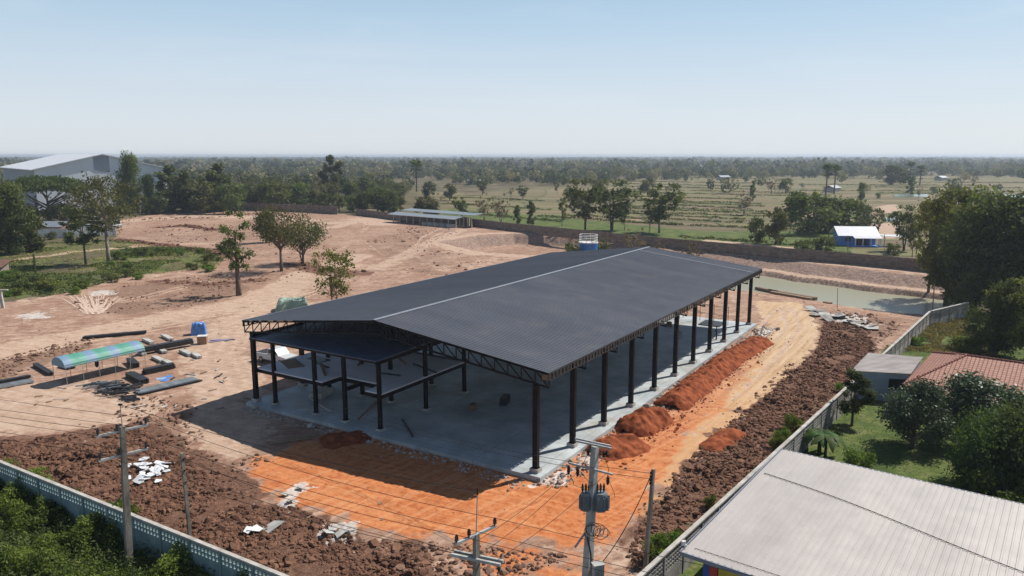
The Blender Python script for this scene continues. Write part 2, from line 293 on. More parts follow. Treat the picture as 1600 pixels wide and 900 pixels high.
def terrain(x, y):
    """height and mask colours"""
    n1 = fbm(x, y, .9, 3, 3); n2 = fbm(x, y, .12, 3, 9); n3 = fbm(x, y, 2.2, 2, 5)
    z = (n2-.5)*.25
    site = smooth(2, -2, sdist(x, y, SITE)+(n1-.5)*4)
    orange = np.maximum(smooth(2.2, -2.2, sdist(x, y, ORANGE)+(n1-.5)*3), .55*smooth(2, -2, sdist(x, y, ORANGE2)+(n1-.5)*5))
    road = smooth(2.5, -2.5, sdist(x, y, ROAD)+(n1-.5)*3)
    dl = np.minimum(sdist(x, y, DARKR), sdist(x, y, DARKL))
    dark = smooth(1.2, -1.2, dl+(n1-.5)*4)
    track = np.zeros_like(x)
    for pl, wd, wt in TRACKS:
        if wt > 0: track = np.maximum(track, wt*smooth(wd*1.3+.4, wd*.5, sdist(x, y, W(pl), False)+(n1-.5)*min(wd, 3)))
    for pl, h, wd, dk in BERMS:
        d = sdist(x, y, W(pl), False); g = np.exp(-(d/wd)**2)
        z = z+g*h*(.1+1.7*n1); dark = np.maximum(dark, dk*smooth(.25, .6, g*(.1+1.7*n1))); track = track*(1-g)
    rough = smooth(.2, .9, dark)
    z = z+rough*((fbm(x, y, .3, 2, 31)-.35)*1.2+(n1-.45)*1.1+(n3-.5)*.75)
    # dug pit and pond
    p = sdist(x, y, PITZ); z = z-3.0*smooth(0, 5.5, -p+(n1-.5))
    bank = smooth(.5, -.5, p)*smooth(6.5, 4.5, -p)
    dw = sdist(x, y, WATER)
    fx = np.array([q[0] for q in WATER_FAR][::-1]); fy = np.array([q[1] for q in WATER_FAR][::-1])
    far = y > np.interp(x, fx, fy)-1.0
    prof_f = np.interp(dw+(n1-.5)*.8, [-3, 0, .9, 1.2, 3.6, 4.0, 8.5, 9.5], [-4, -3.1, -2.1, -2.0, -1.9, -1.8, -.1, 0])
    prof_n = np.interp(dw+(n1-.5)*.5, [-4, 0, 1, 8, 16, 22], [-4, -3.05, -2.8, -1.6, -.35, 0])
    prof = np.where(far, prof_f, prof_n)
    z = np.minimum(z, prof+np.where(dw < 20, (n1-.5)*.12, 0)*(dw > .3)) + np.where((dw < 9) & far, 0, 0)
    bankf = far*((smooth(3.4, 4.2, dw)*smooth(9.3, 8.2, dw))+(dw > -1)*(dw < 1.2))
    bench = far*smooth(.9, 1.6, dw)*smooth(4.2, 3.2, dw)
    bank = np.maximum(bank*.6, bankf)
    track = np.maximum(track, bench)
    green = smooth(2, -2, sdist(x, y, GREENL)+(n1-.5)*6)*np.clip(.25+1.3*(fbm(x, y, .09, 3, 45)-.3), .15, .8)
    green = np.maximum(green, smooth(.8, -.8, sdist(x, y, GARDEN)+(n1-.5)*1.5))
    for g_ in GREENF: green = np.maximum(green, smooth(1.5, -1.5, sdist(x, y, g_)+(n1-.5)*3))
    white = np.zeros_like(x)
    for q in WHITES: white = np.maximum(white, .72*smooth(1, -1, sdist(x, y, q)+(n1-.5)*4))
    white = np.maximum(white, .6*smooth(.4, -.8, sdist(x, y, RUBBLE)+(n1-.5)*2.5))
    for q in PALEPATH: track = np.maximum(track, smooth(1.5, -1.5, sdist(x, y, q)+(n1-.5)*3))
    for q in W([(1100, 374)]): pass
    field = smooth(12, -12, sdist(x, y, FIELDP)+(fbm(x, y, .03, 2, 4)-.5)*50)
    brown = np.zeros_like(x)
    for q in BROWNS: brown = np.maximum(brown, smooth(2.5, -2.5, sdist(x, y, q)+(n1-.5)*5))
    brown = brown*np.where(y > 140, .55, .8)*smooth(-.3, .3, fbm(x, y, .22, 3, 55)-.3)
    for pl in RUTS:
        q = W(pl); q = [(q[i][0]*(1-t)+q[i+1][0]*t, q[i][1]*(1-t)+q[i+1][1]*t) for i in range(len(q)-1) for t in (0, .5)]+[q[-1]]
        if not ((x.max() > min(k[0] for k in q)-3) and (x.min() < max(k[0] for k in q)+3)): continue
        d = sdist(x, y, q, False); d = np.abs(d-.85); z = z-.055*np.exp(-(d/.24)**2)+.035*np.exp(-((d-.5)/.2)**2); rut = .8*smooth(.5, .15, d); track = np.maximum(track, rut*(orange < .3)); brown = np.maximum(brown, .6*smooth(.25, .1, np.abs(d-.5))*(orange < .3))
    return z, dict(brown=brown, field=field, site=site, orange=orange, road=road, dark=dark, track=track, bank=bank, green=green*(1-road), white=white)

def hz(x, y):
    a = terrain(np.array([float(x)]), np.array([float(y)]))[0]; return float(a[0])

def axis(lo, a, b, hi, step, grow=1.13):
    mid = list(np.arange(a, b, step)); s = step; t = a; left = []
    while t > lo: s *= grow; t -= s; left.append(t)
    s = step; t = mid[-1]; right = []
    while t < hi: s *= grow; t += s; right.append(t)
    return np.array(left[::-1]+mid+right)
def ground():
    xs = axis(-9000, -62, 84, 9000, .4, 1.07); 
    ys = list(np.arange(20, 140, .38)); s = .38
    while ys[-1] < 280: s = min(s*1.03, 1.1); ys.append(ys[-1]+s)
    while ys[-1] < 15000: s *= 1.09; ys.append(ys[-1]+s)
    t = 20; s = .5
    pre = []
    while t > -3000: s *= 1.5; t -= s; pre.append(t)
    ys = np.array(pre[::-1]+ys)
    X, Y = np.meshgrid(xs, ys); nx, ny = len(xs), len(ys); x = X.ravel(); y = Y.ravel()
    z, m = terrain(x, y)
    # flat under the building slab
    du = (x-BA.x)*BU.x+(y-BA.y)*BU.y; dv = (x-BA.x)*BV.x+(y-BA.y)*BV.y
    ins = (du > -.6) & (du < 60) & (dv > -.6) & (dv < 31.6); z = np.where(ins, np.minimum(z, 0), z)
    z = np.where(y > 900, -1.5, z)
    me = bpy.data.meshes.new('ground'); n = nx*ny
    me.vertices.add(n); me.vertices.foreach_set('co', np.stack([x, y, z], 1).ravel())
    i = np.arange(nx-1)[None, :]+np.arange(ny-1)[:, None]*nx; i = i.ravel()
    f = np.stack([i, i+1, i+nx+1, i+nx], 1)
    me.loops.add(f.size); me.loops.foreach_set('vertex_index', f.ravel()); me.polygons.add(len(f))
    me.polygons.foreach_set('loop_start', np.arange(len(f))*4); me.polygons.foreach_set('loop_total', np.full(len(f), 4))
    me.update(calc_edges=True); me.polygons.foreach_set('use_smooth', np.ones(len(f), bool))
    for nm, ks in (('mask_a', ('orange', 'dark', 'track', 'green')), ('mask_b', ('site', 'road', 'bank', 'white')), ('mask_c', ('field', 'brown', 'field', 'field'))):
        at = me.attributes.new(nm, 'FLOAT_COLOR', 'POINT'); at.data.foreach_set('color', np.stack([m[k] for k in ks], 1).astype(np.float32).ravel())
    mt = bpy.data.materials.new('earth'); mt.use_nodes = True; nt = mt.node_tree; p = nt.nodes['Principled BSDF']
    pos = N(nt, 'ShaderNodeNewGeometry').outputs['Position']
    a = N(nt, 'ShaderNodeAttribute', attribute_name='mask_a'); b = N(nt, 'ShaderNodeAttribute', attribute_name='mask_b')
    sa = N(nt, 'ShaderNodeSeparateColor'); nt.links.new(a.outputs['Color'], sa.inputs[0]); sb = N(nt, 'ShaderNodeSeparateColor'); nt.links.new(b.outputs['Color'], sb.inputs[0])
    big = noise_node(nt, pos, .045, 5, .6); mid = noise_node(nt, pos, .3, 8, .65, .6); fine = noise_node(nt, pos, 1.9, 8, .72); tiny = noise_node(nt, pos, 9, 5, .7)
    mp = N(nt, 'ShaderNodeMapping'); mp.vector_type = 'TEXTURE'; mp.inputs['Rotation'].default_value = (0, 0, BRZ); mp.inputs['Scale'].default_value = (9, .55, 1)
    nt.links.new(pos, mp.inputs[0]); streak = noise_node(nt, mp.outputs[0], 1.0, 6, .6, .3)
    mp2 = N(nt, 'ShaderNodeMapping'); mp2.vector_type = 'TEXTURE'; mp2.inputs['Rotation'].default_value = (0, 0, math.radians(-24)); mp2.inputs['Scale'].default_value = (7, .4, 1)
    nt.links.new(pos, mp2.inputs[0]); streak2 = noise_node(nt, mp2.outputs[0], 1.0, 6, .65, .6)
    mp3 = N(nt, 'ShaderNodeMapping'); mp3.vector_type = 'TEXTURE'; mp3.inputs['Rotation'].default_value = (0, 0, math.radians(12)); mp3.inputs['Scale'].default_value = (9, .7, 1)
    nt.links.new(pos, mp3.inputs[0]); streak3 = noise_node(nt, mp3.outputs[0], 1.0, 7, .68, .9)
    def edge(m, amt=.7, lo=.4, hi=.62, nz=None):
        t = mth(nt, 'MULTIPLY_ADD', mth(nt, 'SUBTRACT', nz or mid, .5), amt*1.6, m)
        t = mth(nt, 'MULTIPLY_ADD', mth(nt, 'SUBTRACT', fine, .5), amt, t)
        r = N(nt, 'ShaderNodeMapRange', interpolation_type='SMOOTHSTEP'); r.inputs[1].default_value = lo; r.inputs[2].default_value = hi
        nt.links.new(t, r.inputs[0]); return mth(nt, 'MULTIPLY', r.outputs[0], mth(nt, 'MINIMUM', mth(nt, 'MULTIPLY', m, 6), 1))
    # bare dirt
    dirt = ramp(nt, mid, [(.3, (.17, .09, .06)), (.42, (.29, .165, .115)), (.54, (.38, .24, .17)), (.7, (.5, .35, .26))])
    dirt = mixc(nt, mth(nt, 'MULTIPLY', ramp(nt, streak3, [(.46, (0, 0, 0)), (.6, (1, 1, 1))]), .6), dirt, (.52, .37, .28))
    dirt = mixc(nt, mth(nt, 'MULTIPLY', ramp(nt, fine, [(.38, (1, 1, 1)), (.52, (0, 0, 0))]), .6), dirt, (.19, .105, .07))
    mp4 = N(nt, 'ShaderNodeMapping'); mp4.vector_type = 'TEXTURE'; mp4.inputs['Rotation'].default_value = (0, 0, math.radians(48)); mp4.inputs['Scale'].default_value = (14, .45, 1)
    nt.links.new(pos, mp4.inputs[0]); streak4 = noise_node(nt, mp4.outputs[0], 1.0, 5, .6, .5)
    dirt = mixc(nt, mth(nt, 'MULTIPLY', ramp(nt, streak4, [(.56, (0, 0, 0)), (.66, (1, 1, 1))]), .6), dirt, (.57, .42, .33))
    dirt = mixc(nt, mth(nt, 'MULTIPLY', ramp(nt, big, [(.45, (0, 0, 0)), (.6, (1, 1, 1))]), .55), dirt, (.27, .15, .1))
    churn = noise_node(nt, pos, .75, 9, .74, .8)
    dirt = mixc(nt, mth(nt, 'MULTIPLY', ramp(nt, churn, [(.4, (1, 1, 1)), (.5, (0, 0, 0))]), .6), dirt, (.21, .12, .085))
    dirt = mixc(nt, mth(nt, 'MULTIPLY', ramp(nt, churn, [(.56, (0, 0, 0)), (.66, (1, 1, 1))]), .6), dirt, (.58, .44, .35))
    c3_ = N(nt, 'ShaderNodeAttribute', attribute_name='mask_c'); s3_ = N(nt, 'ShaderNodeSeparateColor'); nt.links.new(c3_.outputs['Color'], s3_.inputs[0])
    brn = ramp(nt, mth(nt, 'MULTIPLY_ADD', tiny, .35, mth(nt, 'MULTIPLY', fine, .65)), [(.35, (.1, .055, .037)), (.5, (.21, .125, .085)), (.62, (.33, .215, .155))])
    dirt = mixc(nt, mth(nt, 'MULTIPLY', edge(s3_.outputs[1], 1.0, .42, .7), .85), dirt, brn)
    # fields: dry paddies with bunds
    mpf = N(nt, 'ShaderNodeMapping'); mpf.vector_type = 'TEXTURE'; mpf.inputs['Rotation'].default_value = (0, 0, math.radians(-7)); nt.links.new(pos, mpf.inputs[0])
    wv = N(nt, 'ShaderNodeVectorMath', operation='ADD'); nz = N(nt, 'ShaderNodeTexNoise'); nz.inputs['Scale'].default_value = .012; nt.links.new(pos, nz.inputs['Vector'])
    sc = N(nt, 'ShaderNodeVectorMath', operation='SCALE'); sc.inputs['Scale'].default_value = 26; nt.links.new(nz.outputs['Color'], sc.inputs[0])
    nt.links.new(mpf.outputs[0], wv.inputs[0]); nt.links.new(sc.outputs[0], wv.inputs[1])
    br = N(nt, 'ShaderNodeTexBrick'); nt.links.new(wv.outputs[0], br.inputs['Vector']); br.inputs['Scale'].default_value = 1
    for k, v_ in (('Brick Width', 52), ('Row Height', 12), ('Mortar Size', 1.1), ('Mortar Smooth', .4), ('Bias', 0)): br.inputs[k].default_value = v_
    br.inputs['Color1'].default_value = (.02, .02, .02, 1); br.inputs['Color2'].default_value = (1, 1, 1, 1)
    fcol = ramp(nt, br.outputs['Color'], [(0, (.24, .175, .1)), (.3, (.17, .165, .07)), (.5, (.3, .215, .14)), (.7, (.17, .115, .085)), (.85, (.14, .155, .06)), (1, (.27, .21, .12))])
    fcol = mixc(nt, mth(nt, 'MULTIPLY', mid, .3), fcol, (.2, .17, .1))
    fcol = mixc(nt, mth(nt, 'MULTIPLY', ramp(nt, fine, [(.4, (1, 1, 1)), (.6, (0, 0, 0))]), .4), fcol, (.1, .1, .04))
    fcol = mixc(nt, mth(nt, 'MULTIPLY', br.outputs['Fac'], .9), fcol, (.05, .065, .025))
    woodf = ramp(nt, noise_node(nt, pos, .05, 6, .65), [(.35, (.06, .06, .03)), (.55, (.13, .105, .06)), (.7, (.23, .17, .11))])
    cc3 = N(nt, 'ShaderNodeAttribute', attribute_name='mask_c'); s3 = N(nt, 'ShaderNodeSeparateColor'); nt.links.new(cc3.outputs['Color'], s3.inputs[0])
    fcol = mixc(nt, s3.outputs[0], woodf, fcol)
    grass = ramp(nt, mid, [(.3, (.05, .075, .02)), (.5, (.1, .135, .035)), (.62, (.16, .17, .06)), (.75, (.28, .24, .13))])
    grass = mixc(nt, mth(nt, 'MULTIPLY', ramp(nt, fine, [(.4, (1, 1, 1)), (.55, (0, 0, 0))]), .6), grass, (.04, .06, .018))
    col = mixc(nt, edge(a.outputs['Alpha'], .9), fcol, grass)
    col = mixc(nt, edge(sb.outputs[0], .3), col, dirt)
    col = mixc(nt, mth(nt, 'MULTIPLY', edge(a.outputs['Alpha'], 1.3, .45, .7), 1), col, grass)
    beige = ramp(nt, mth(nt, 'MULTIPLY_ADD', fine, .4, mth(nt, 'MULTIPLY', streak, .6)), [(.35, (.34, .21, .12)), (.5, (.52, .36, .22)), (.65, (.6, .47, .34))])
    frn = N(nt, 'ShaderNodeSeparateXYZ'); nt.links.new(pos, frn.inputs[0]); fr2 = N(nt, 'ShaderNodeMapRange'); fr2.inputs[1].default_value = 50; fr2.inputs[2].default_value = 85; fr2.inputs[3].default_value = .75; fr2.inputs[4].default_value = 0; nt.links.new(frn.outputs[1], fr2.inputs[0])
    beige = mixc(nt, fr2.outputs[0], beige, (.58, .29, .12))
    col = mixc(nt, mth(nt, 'MULTIPLY', edge(sb.outputs[1], .35), .9), col, beige)
    pale = ramp(nt, mth(nt, 'MULTIPLY_ADD', churn, .5, mth(nt, 'MULTIPLY', streak2, .5)), [(.38, (.34, .22, .155)), (.5, (.48, .34, .25)), (.66, (.58, .45, .36))])
    col = mixc(nt, mth(nt, 'MULTIPLY', edge(sa.outputs[2], .6), .85), col, pale)
    orange = ramp(nt, mth(nt, 'MULTIPLY_ADD', fine, .5, mth(nt, 'MULTIPLY', streak2, .5)), [(.34, (.3, .075, .025)), (.45, (.46, .145, .05)), (.58, (.56, .23, .095)), (.72, (.58, .31, .16))])
    orange = mixc(nt, mth(nt, 'MULTIPLY', ramp(nt, mid, [(.36, (1, 1, 1)), (.48, (0, 0, 0))]), .35), orange, (.38, .115, .04))
    orange = mixc(nt, mth(nt, 'MULTIPLY', ramp(nt, streak4, [(.5, (0, 0, 0)), (.62, (1, 1, 1))]), .5), orange, (.6, .3, .15))
    orange = mixc(nt, mth(nt, 'MULTIPLY', ramp(nt, fine, [(.36, (1, 1, 1)), (.46, (0, 0, 0))]), .5), orange, (.26, .075, .03))
    oe = edge(sa.outputs[0], .55, .35, .65)
    fade = N(nt, 'ShaderNodeSeparateXYZ'); nt.links.new(pos, fade.inputs[0])
    fr = N(nt, 'ShaderNodeMapRange'); fr.inputs[1].default_value = 56; fr.inputs[2].default_value = 96; fr.inputs[3].default_value = 1; fr.inputs[4].default_value = .12; nt.links.new(fade.outputs[1], fr.inputs[0])
    col = mixc(nt, mth(nt, 'MULTIPLY', oe, fr.outputs[0]), col, orange)
    dark = ramp(nt, mth(nt, 'MULTIPLY_ADD', tiny, .4, mth(nt, 'MULTIPLY', fine, .6)), [(.33, (.055, .03, .021)), (.45, (.125, .065, .043)), (.57, (.225, .125, .085)), (.72, (.38, .27, .2))])
    dark = mixc(nt, mth(nt, 'MULTIPLY', ramp(nt, mid, [(.5, (0, 0, 0)), (.62, (1, 1, 1))]), .45), dark, (.2, .095, .06))
    col = mixc(nt, edge(sa.outputs[1], .55, .35, .6), col, dark)
    bank = ramp(nt, fine, [(.35, (.12, .08, .065)), (.5, (.26, .18, .145)), (.66, (.4, .3, .24))])
    col = mixc(nt, mth(nt, 'MULTIPLY', edge(sb.outputs[2], .3), .9), col, bank)
    wh = ramp(nt, fine, [(.4, (.36, .3, .26)), (.55, (.62, .58, .54))])
    col = mixc(nt, mth(nt, 'MULTIPLY', edge(b.outputs['Alpha'], .9, .45, .6), .85), col, wh)
    nt.links.new(col, p.inputs['Base Color']); p.inputs['Roughness'].default_value = .95; p.inputs['Specular IOR Level'].default_value = .15
    bp = N(nt, 'ShaderNodeBump'); bp.inputs['Distance'].default_value = .25
    nt.links.new(mth(nt, 'MULTIPLY_ADD', sa.outputs[1], .55, .3), bp.inputs['Strength'])
    nt.links.new(mth(nt, 'ADD', mth(nt, 'MULTIPLY', fine, 1.0), mth(nt, 'MULTIPLY', mth(nt, 'ADD', tiny, mth(nt, 'MULTIPLY', streak2, .4)), .35)), bp.inputs['Height']); nt.links.new(bp.outputs[0], p.inputs['Normal'])
    me.materials.append(mt); o = link('ground', me); tag(o, kind='structure')
ground()
# water
mw = bpy.data.materials.new('pond_water'); mw.use_nodes = True; _p = mw.node_tree.nodes['Principled BSDF']
_p.inputs['Base Color'].default_value = (.31, .3, .21, 1); _p.inputs['Roughness'].default_value = .28
_b = N(mw.node_tree, 'ShaderNodeBump'); _b.inputs['Strength'].default_value = .25; _b.inputs['Distance'].default_value = .05
mw.node_tree.links.new(noise_node(mw.node_tree, N(mw.node_tree, 'ShaderNodeNewGeometry').outputs['Position'], 1.5, 3), _b.inputs['Height']); mw.node_tree.links.new(_b.outputs[0], _p.inputs['Normal'])
cx = sum(q[0] for q in WATER)/len(WATER); cy = sum(q[1] for q in WATER)/len(WATER)
_m = MB(); _m.prism([(cx+(q[0]-cx)*1.0, q[1]+(1.2 if q in WATER_FAR else -1.2)) for q in WATER], WATERZ-1.2, WATERZ)
tag(_m.build('pond_water', mw), kind='structure')
mf = bpy.data.materials.new('flooded_paddy'); mf.use_nodes = True; mf.node_tree.nodes['Principled BSDF'].inputs['Base Color'].default_value = (.2, .26, .2, 1); mf.node_tree.nodes['Principled BSDF'].inputs['Roughness'].default_value = .15
for q in ([(1400, 304), (1450, 304), (1450, 308), (1395, 308)], [(1500, 303), (1620, 304), (1620, 313), (1490, 311)], [(1382, 340), (1412, 338), (1412, 346), (1385, 347)]):
    pp = W(q); m_ = MB(); m_.prism(pp[::-1], -.3, .22); tag(m_.build('paddy_water', mf), kind='structure')

# ------------------------------------------------------------------ the steel hall
hall = empty('steel_hall', BA, BRZ, 'large unfinished black steel hall with open sides, dark metal roof and pale ridge strip', 'building')
S = 5.885; LEN = 10*S; WID = 31.0; ZE, ZR, OV = 8.1, 10.05, 1.15; U0, U1 = -.15, LEN+1.0
MID = WID/2
def rz_(v):  # roof height at v
    return ZR-(ZR-ZE)*abs(v-MID)/(MID+OV)
def roofsheet(v0, v1, mat_, nm):
    pitch = .345; n = int((U1-U0)/pitch); pitch = (U1-U0)/n; vs = []; fs = []
    prof = []
    for i in range(n):
        u = U0+i*pitch; prof += [(u, 0), (u+pitch*.62, 0), (u+pitch*.7, .028), (u+pitch*.92, .028)]
    prof.append((U1, 0)); 
    for u, h in prof:
        for v in (v0, v1): vs.append((u, v, rz_(v)+h+.02))
    k = len(prof)
    for i in range(k-1): fs.append((2*i, 2*i+2, 2*i+3, 2*i+1) if v1 > v0 else (2*i, 2*i+1, 2*i+3, 2*i+2))
    b = len(vs)
    vs += [(U0, v0, rz_(v0)-.03), (U1, v0, rz_(v0)-.03), (U1, v1, rz_(v1)-.03), (U0, v1, rz_(v1)-.03)]; fs.append((b, b+3, b+2, b+1) if v1 > v0 else (b, b+1, b+2, b+3))
    m_ = MB(); m_.v = vs; m_.f = fs; m_.build(nm, mat_, hall)
nt = M['floor'].node_tree; _p = nt.nodes['Principled BSDF']; _tc = N(nt, 'ShaderNodeTexCoord').outputs['Object']; _old = _p.inputs['Base Color'].links[0].from_socket
_b = N(nt, 'ShaderNodeTexBrick'); _b.offset = 0; nt.links.new(_tc, _b.inputs['Vector']); _b.inputs['Scale'].default_value = 1; _b.inputs['Brick Width'].default_value = 5.885; _b.inputs['Row Height'].default_value = 5.2; _b.inputs['Mortar Size'].default_value = .03
_mx = mixc(nt, mth(nt, 'MULTIPLY', _b.outputs['Fac'], .7), _old, (.15, .15, .15))
_mx = mixc(nt, ramp(nt, noise_node(nt, _tc, .16, 8, .7, 1.5), [(.48, (0, 0, 0)), (.62, (.6, .6, .6))]), _mx, (.3, .27, .23))
_mx = mixc(nt, ramp(nt, noise_node(nt, _tc, .5, 9, .75, 2), [(.55, (0, 0, 0)), (.7, (.5, .5, .5))]), _mx, (.62, .62, .6)); nt.links.new(_mx, _p.inputs['Base Color'])
mroof = mat('roof_dark', (.115, .12, .138), (.09, .094, .11), .25, .4, .2, spec=.5, detail=3, stretch=(1, .2, 1))
nt = mroof.node_tree; _p = nt.nodes['Principled BSDF']; _tc = N(nt, 'ShaderNodeTexCoord').outputs['Object']; _old = _p.inputs['Base Color'].links[0].from_socket
_mp = N(nt, 'ShaderNodeMapping'); _mp.inputs['Scale'].default_value = (1.15, .035, 0); nt.links.new(_tc, _mp.inputs[0])
_n = noise_node(nt, _mp.outputs[0], 1.0, 2, .5); _w = N(nt, 'ShaderNodeTexWhiteNoise', noise_dimensions='2D'); _sp = N(nt, 'ShaderNodeVectorMath', operation='FLOOR'); nt.links.new(_mp.outputs[0], _sp.inputs[0]); nt.links.new(_sp.outputs[0], _w.inputs['Vector'])
_mx = mixc(nt, mth(nt, 'MULTIPLY', _w.outputs['Value'], .14), _old, (.06, .065, .08))
_d = noise_node(nt, _tc, .35, 8, .7); _mx = mixc(nt, ramp(nt, _d, [(.5, (0, 0, 0)), (.75, (.35, .35, .35))]), _mx, (.2, .17, .15)); nt.links.new(_mx, _p.inputs['Base Color'])
nt.links.new(mth(nt, 'MULTIPLY_ADD', _d, .35, .24), _p.inputs['Roughness'])
M['mroof'] = mroof
roofsheet(-OV, MID, mroof, 'roof_slope'); roofsheet(MID, WID+OV, mroof, 'roof_slope')
mridge = mat('ridge_metal', (.3, .31, .34), (.25, .26, .29), 1, .4, .3)
m_ = MB()
for sg in (-1, 1):
    a = Vector((U0-.05, MID, ZR+.1)); b_ = Vector((U1+.05, MID, ZR+.1)); vv = MID+sg*.2
    m_.slab([a, b_, (U1+.05, vv, rz_(vv)+.085), (U0-.05, vv, rz_(vv)+.085)][::(1 if sg < 0 else -1)], .025)
m_.build('ridge_cap', mridge, hall)
m_ = MB(); uu = U1-4.6; m_.slab([(uu, -OV, ZE+.09), (uu+.26, -OV, ZE+.09), (uu+.26, MID-.4, rz_(MID-.4)+.09), (uu, MID-.4, rz_(MID-.4)+.09)], .02)
m_.build('cover_strip', mridge, hall)
m_ = MB(); m_.box(((U0+U1)/2, WID+OV+.04, ZE-.03), (U1-U0, .07, .16)); m_.build('eave_flashing', mridge, hall)
# slab
m_ = MB(); m_.prism([(-.8, -.85), (LEN+1, -.85), (LEN+1, WID+.5), (-.8, WID+.5)], -.4, .32); fl = m_.build('floor_slab', M['floor'], hall)
# low kerb line at front
# columns with plinths
colpos = [(i*S, 0) for i in range(11)]+[(i*S, WID) for i in range(11)]
inner = [(.35, 28.7), (.35, 23.3), (.35, 19.65), (.35, 15.6), (6.6, 15.6), (12.65, 15.6), (6.6, 19.8), (12.9, 19.9), (6.6, 23.5), (6.6, 28), (12.7, 23.5), (12.7, 28)]
def column(u, v, top, wd, dp, pl=.62):
    m_ = MB(); h = .03
    m_.box((u, v-dp/2+h/2, (pl+top)/2), (wd, h, top-pl)); m_.box((u, v+dp/2-h/2, (pl+top)/2), (wd, h, top-pl)); m_.box((u, v, (pl+top)/2), (wd*.86, dp-2*h-.002, top-pl-.004))
    m_.box((u, v, pl+.02), (wd+.14, dp+.14, .04)); m_.box((u, v, top-.015), (wd+.1, dp+.1, .03))
    c_ = m_.build('column', M['steel'], hall)
    q = MB(); q.box((u, v, pl/2-.2), (wd+.32, dp+.3, pl+.4)); q.build('plinth', M['plinth'], c_)
for (u, v) in colpos: column(u, v, 7.0, .34, .42)
for (u, v) in inner: column(u, v, 6.5 if v > 15 else 7, .3, .3, .5)
# trusses
def truss(u, v0, v1, depth, nm='truss'):
    m_ = MB(); ztop = lambda v: rz_(v)-.16
    n = 0; pts = []
    v = v0
    for a, b_ in ((v0, MID), (MID, v1)):
        m_.bar((u, a, ztop(a)), (u, b_, ztop(b_)), .12, .12); m_.bar((u, a, ztop(a)-depth), (u, b_, ztop(b_)-depth), .12, .12)
        k = 14; 
        for i in range(k+1):
            va = a+(b_-a)*i/k; m_.bar((u, va, ztop(va)-.05), (u, va, ztop(va)-depth+.05), .07)
            if i < k:
                vb = a+(b_-a)*(i+1)/k
                if a < MID-1: m_.bar((u, va, ztop(va)-depth), (u, vb, ztop(vb)), .07)
                else: m_.bar((u, va, ztop(va)), (u, vb, ztop(vb)-depth), .07)
    m_.build(nm, M['steel'], hall)
for i in range(11): truss(i*S, -OV+.06, WID+OV-.06, .98)
# purlins
m_ = MB()
for sg in (-1, 1):
    for k in range(1, 13):
        v = MID+sg*(MID+OV-.1)*k/12.0; m_.bar((U0+.1, v, rz_(v)-.075), (U1-.1, v, rz_(v)-.075), .06, .1)
m_.build('purlin_set', M['steel'], hall)
# eave lattice along both long sides and gable rafters
m_ = MB()
for v in (-OV+.03, WID+OV-.03):
    zt = ZE-.05
    m_.bar((U0, v, zt), (U1, v, zt), .1, .08); m_.bar((U0, v, zt-.5), (U1, v, zt-.5), .1, .06)
    k = int((U1-U0)/.55)
    for i in range(k+1):
        u = U0+.1+(U1-U0-.2)*i/k; m_.box((u, v, zt-.25), (.2, .09, .42))
m_.build('eave_lattice', mat('eave_steel', (.05, .048, .046), (.03, .03, .03), 3, .4), hall)
m_ = MB(); m_.box((U0+.0, -OV+.3, ZE-.34), (.06, .5, .42)); m_.build('corner_plate', M['timber'], hall)
# wall beam at mid height on the left row and girders between interior posts
m_ = MB()
m_.bar((0, WID, 6.75), (LEN, WID, 6.75), .2, .3); m_.bar((0, 15.6, 6.3), (12.7, 15.6, 6.3), .18, .3); m_.bar((12.7, 15.6, 6.25), (12.7, WID, 6.25), .18, .3)
m_.bar((12.6, 15.6, 3.45), (12.6, WID, 3.45), .2, .4)
m_.build('girder', M['steel'], hall)
# office canopy (low roof)
mcan = mat('canopy_metal', (.2, .26, .38), (.14, .18, .28), .5, .3, .35)
m_ = MB(); u0, u1, v0, v1 = -.35, 12.9, 15.2, 31.1
k = int((v1-v0)/.4); pv = (v1-v0)/k
m_.slab([(u0, v0, 6.62), (u1, v0, 6.85), (u1, v1, 6.85), (u0, v1, 6.62)], .05)
for i in range(k): m_.bar((u0, v0+pv*(i+.5), 6.64), (u1, v0+pv*(i+.5), 6.87), .05, .04)
m_.build('canopy_roof', mcan, hall)
m_ = MB(); m_.bar((u0+.05, v0, 6.48), (u0+.05, v1, 6.48), .1, .18); m_.bar((u0, v0+.06, 6.48), (u1, v0+.06, 6.62), .1, .18); m_.build('canopy_edge_beam', M['steel'], hall)
# mezzanine
m_ = MB(); m_.slab([(0.25, 31, 3.55), (.25, 22.3, 3.55), (2.5, 22.3, 3.55), (2.5, 17.3, 3.55), (.45, 17.3, 3.55), (.45, 15.4, 3.55), (12.6, 15.4, 3.55), (12.6, 31, 3.55)], .09)
mez = m_.build('mezzanine_floor', mat('mezz_board', (.82, .84, .9), (.68, .68, .72), .5, .8, stretch=(1, .5, 1)), hall)
m_ = MB()
for p_, q_ in (((.35, 15.5), (12.6, 15.5)), ((.35, 22.3), (.35, 31)), ((2.5, 17.3), (2.5, 22.3)), ((.45, 15.4), (.45, 17.3)), ((.45, 17.3), (2.5, 17.3)), ((.35, 22.3), (2.5, 22.3)), ((6.6, 15.5), (6.6, 31)), ((.35, 31), (12.6, 31)), ((.35, 19.6), (12.6, 19.6)), ((0.35, 28.7), (12.6, 28.7))):
    m_.bar((*p_, 3.28), (*q_, 3.28), .18, .34)
m_.build('floor_beam', M['steel'], hall)
